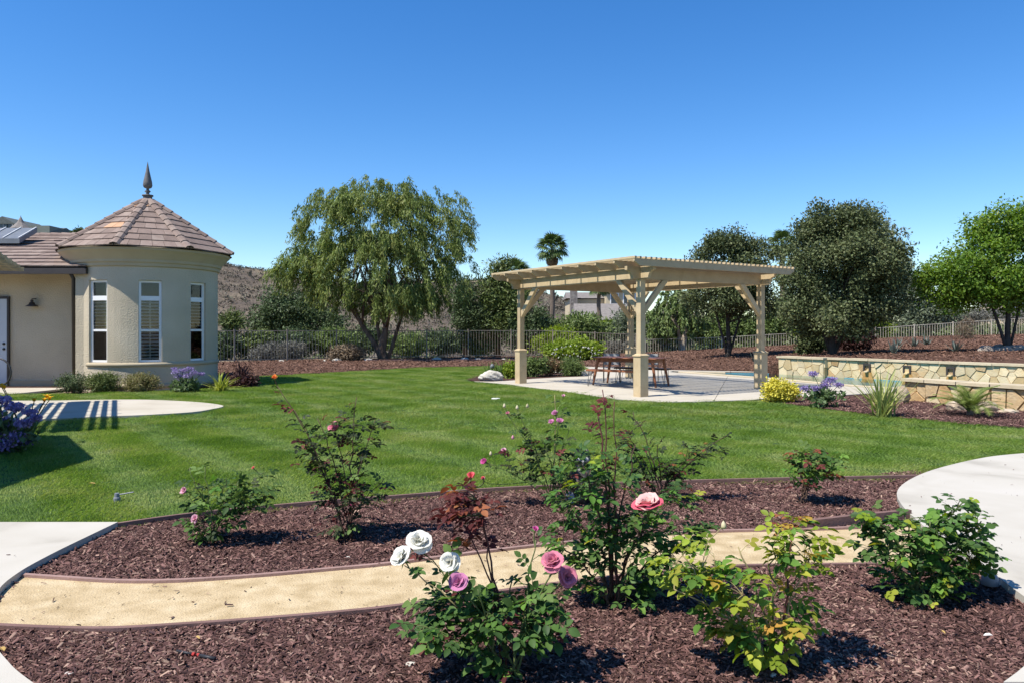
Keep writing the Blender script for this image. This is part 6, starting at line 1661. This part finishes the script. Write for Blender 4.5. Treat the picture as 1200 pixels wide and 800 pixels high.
rose_bush('yellow green sparse rose bush with copper young leaves standing before the path', (905, 785),
    [(930, 605, .1, .006, 'cane_wine', None), (800, 650, -.05, .007, 'cane_tan'), (790, 690, -.05, .006, 'cane_tan'), (865, 640, .05, .006, 'cane_tan'), (905, 640, 0, .006, 'cane_green'), (950, 650, .05, .005), (870, 690, -.1, .006, 'cane_tan'), (935, 690, .05, .006)],
    [(812, 660, 34, 40, 14), (850, 690, 40, 30, 12), (925, 645, 34, 36, 14), (890, 740, 44, 26, 18), (845, 735, 26, 26, 4), (925, 720, 22, 30, 6)], 225, [('rose_yellow', 7), ('rose_fresh', 4), ('rose_gold', .25)], 1.0, [], 'oval', 'cane_tan', .3, .055, 'rose_yellow',
    buds=[(848, 615, .05, 9, PALE)])
# copper tuft of young leaves on its top
yb = [o for o in bpy.data.objects if o.get('label', '').startswith('yellow green sparse rose')][0]
for i in range(14):
    c = P(930, 606, G(905, 785).y + .1); az = i * 2.4; out = Vector((math.cos(az), math.sin(az), random.uniform(-.3, .4))).normalized(); x = out.cross(Vector((0, 0, 1))).normalized(); up = x.cross(out)
    place('leaf', leaf_mesh('oval', i % 5, random.choice(['rose_copper', 'rose_gold', 'rose_yellow'])), Matrix.Translation(c - Vector((0, 0, .012 * (i % 5)))) @ Matrix((x, out, up)).transposed().to_4x4() @ Matrix.Scale(.85, 4), yb)
rose_bush('dense dark green rose bush with round leaves beside the concrete pad', (1078, 703),
    [(1008, 600, .05, .006), (1030, 610, -.05, .007), (1060, 600, .1, .007), (1090, 610, -.1, .008), (1132, 585, .1, .007), (1150, 610, 0, .007), (1165, 640, .05, .006), (1040, 650, -.1, .007), (1120, 650, -.1, .007)],
    [(1050, 635, 42, 34, 36), (1100, 640, 46, 42, 52), (1132, 620, 28, 38, 28), (1080, 680, 52, 22, 32), (1148, 655, 18, 22, 10), (1018, 612, 14, 10, 4)], 298, [('rose_green', 6), ('rose_fresh', 4)], .86, [], 'round', 'cane_green', .25, .05, 'rose_yellow')
rose_bush('small leafy rose with copper tips standing at the lawn edge near the concrete pad', (942, 590),
    [(935, 530, .05, .006), (955, 525, 0, .006), (975, 535, .05, .006), (985, 545, -.05, .005), (945, 545, 0, .006), (925, 555, 0, .005)],
    [(957, 540, 28, 18, 26), (948, 558, 22, 14, 12)], 230, [('rose_green', 4), ('rose_fresh', 4), ('rose_copper', .8)], 1.0, [], 'oval', 'cane_brown', .45, .05, 'rose_wine')
rose_bush('low rose bush with two pink blooms beside the lawn and the concrete walk', (246, 636),
    [(222, 548, .05, .005), (240, 545, 0, .006), (218, 578, 0, .004), (232, 608, -.1, .004, 'cane_tan'), (285, 555, .05, .006), (310, 552, .1, .005), (322, 572, .05, .005), (300, 575, -.05, .005), (265, 560, -.1, .006)],
    [(260, 590, 32, 26, 26), (290, 580, 28, 16, 12), (245, 612, 22, 16, 10)], 235, [('rose_green', 8), ('rose_dark', 2)], .95,
    [(218, 575, -.05, 14, 'palepink', (-.6, -.7, .4)), (230, 608, -.12, 13, 'palepink', (-.3, -.8, .5)), (297, 548, .1, 5, 'coral')], 'oval', 'cane_green', .3, .05, 'rose_fresh')
rose_bush('tall thin dark rose with one pink bloom and an orange bloom on a long cane', (407, 632),
    [(324, 450, .05, .006, 'cane_brown'), (345, 480, 0, .005, 'cane_brown'), (372, 490, .05, .006), (393, 500, -.05, .005), (418, 465, .1, .006), (440, 490, .05, .005), (450, 560, 0, .005), (360, 520, -.05, .006), (425, 530, -.1, .006), (385, 570, -.1, .006)],
    [(400, 530, 38, 34, 22), (410, 580, 40, 30, 26), (370, 530, 26, 24, 9), (425, 500, 24, 22, 8), (408, 610, 30, 14, 8)], 290, [('rose_dark', 7), ('rose_green', 4), ('rose_wine', 2.5)], .85,
    [(392, 501, -.05, 16, 'rosepink', (-.4, -.6, .6)), (322, 443, .05, 10, 'orange', (0, -.5, .8)), (411, 592, -.1, 6, 'magenta')], 'oval', 'cane_brown', .3, .05, 'rose_wine')
rose_bush('rose with long arching canes and small pink buds behind the tallest rose', (648, 592),
    [(592, 482, .1, .005), (606, 480, .05, .005), (618, 500, 0, .005), (650, 462, .1, .005, 'cane_tan'), (660, 480, .05, .005), (668, 500, 0, .005), (572, 542, 0, .004), (596, 530, -.1, .004), (635, 510, -.1, .006), (682, 520, .1, .005)],
    [(640, 540, 34, 34, 16), (615, 530, 26, 20, 7), (660, 560, 26, 22, 7)], 190, [('rose_green', 7), ('rose_dark', 3)], .95,
    [(569, 541, 0, 12, 'magenta', (-.6, -.6, .5)), (651, 485, .05, 11, 'pink'), (656, 494, 0, 11, 'pink'), (646, 495, .05, 10, 'pink'), (590, 528, -.1, 8, 'palepink'), (595, 484, .1, 6, 'rosepink'), (660, 464, .1, 6, 'palepink'), (566, 561, 0, 6, 'magenta')],
    'oval', 'cane_green', .35, .055, 'rose_wine', buds=[(591, 475, .1, 5, PALE), (606, 477, .05, 5, PALE), (618, 475, .05, 5, PALE), (601, 512, 0, 5, PINKB), (575, 531, 0, 5, PALE)])
rose_bush('dark stemmed rose with withered brown tips reaching over the lawn edge', (772, 588),
    [(742, 482, .05, .006), (728, 500, .1, .005), (752, 520, 0, .006), (735, 520, -.05, .006), (855, 508, .1, .006, 'cane_brown'), (835, 525, .05, .005), (808, 535, 0, .006), (770, 520, -.05, .007), (790, 545, .1, .006)],
    [(745, 530, 22, 34, 12), (780, 560, 36, 18, 12), (825, 532, 26, 12, 8), (765, 545, 22, 30, 8)], 190, [('rose_dark', 7), ('rose_green', 2), ('rose_wine', 1.5)], .95,
    [], 'oval', 'cane_brown', .35, .05, 'rose_copper')

# ------------------------------------------------------------------ repeats share a group phrase
GROUPS = {'rose_bush': 'rose bushes in the mulch beds', 'oak_tree': 'live oaks on the planted bank', 'fan_palm': 'fan palms beyond the garden', 'agave': 'agaves on the planted bank', 'boulder': 'garden boulders',
          'pebble': 'pebbles on the mulch', 'fallen_leaf': 'fallen leaves and petals', 'patio_bench': 'benches at the patio table', 'lavender_bush': 'lavender bushes below the tower', 'statice': 'sea lavender plants',
          'shrub': 'bushes beyond the fences and in the beds', 'dry_shrub': 'dry bushes at the fences', 'dark_bush': 'dark bushes', 'fence': 'picket fences round the garden', 'far_house': 'houses beyond the garden', 'spiky_plant': 'spiky plants by the tower',
          'edging_board': 'edging boards of the rose beds', 'garden_light': 'garden lights', 'leafy_tree': 'trees beyond the fence'}
for o in bpy.data.objects:
    k = o.name.split('.')[0]
    if o.parent is None and 'category' in o and 'group' not in o and k in GROUPS: o['group'] = GROUPS[k]
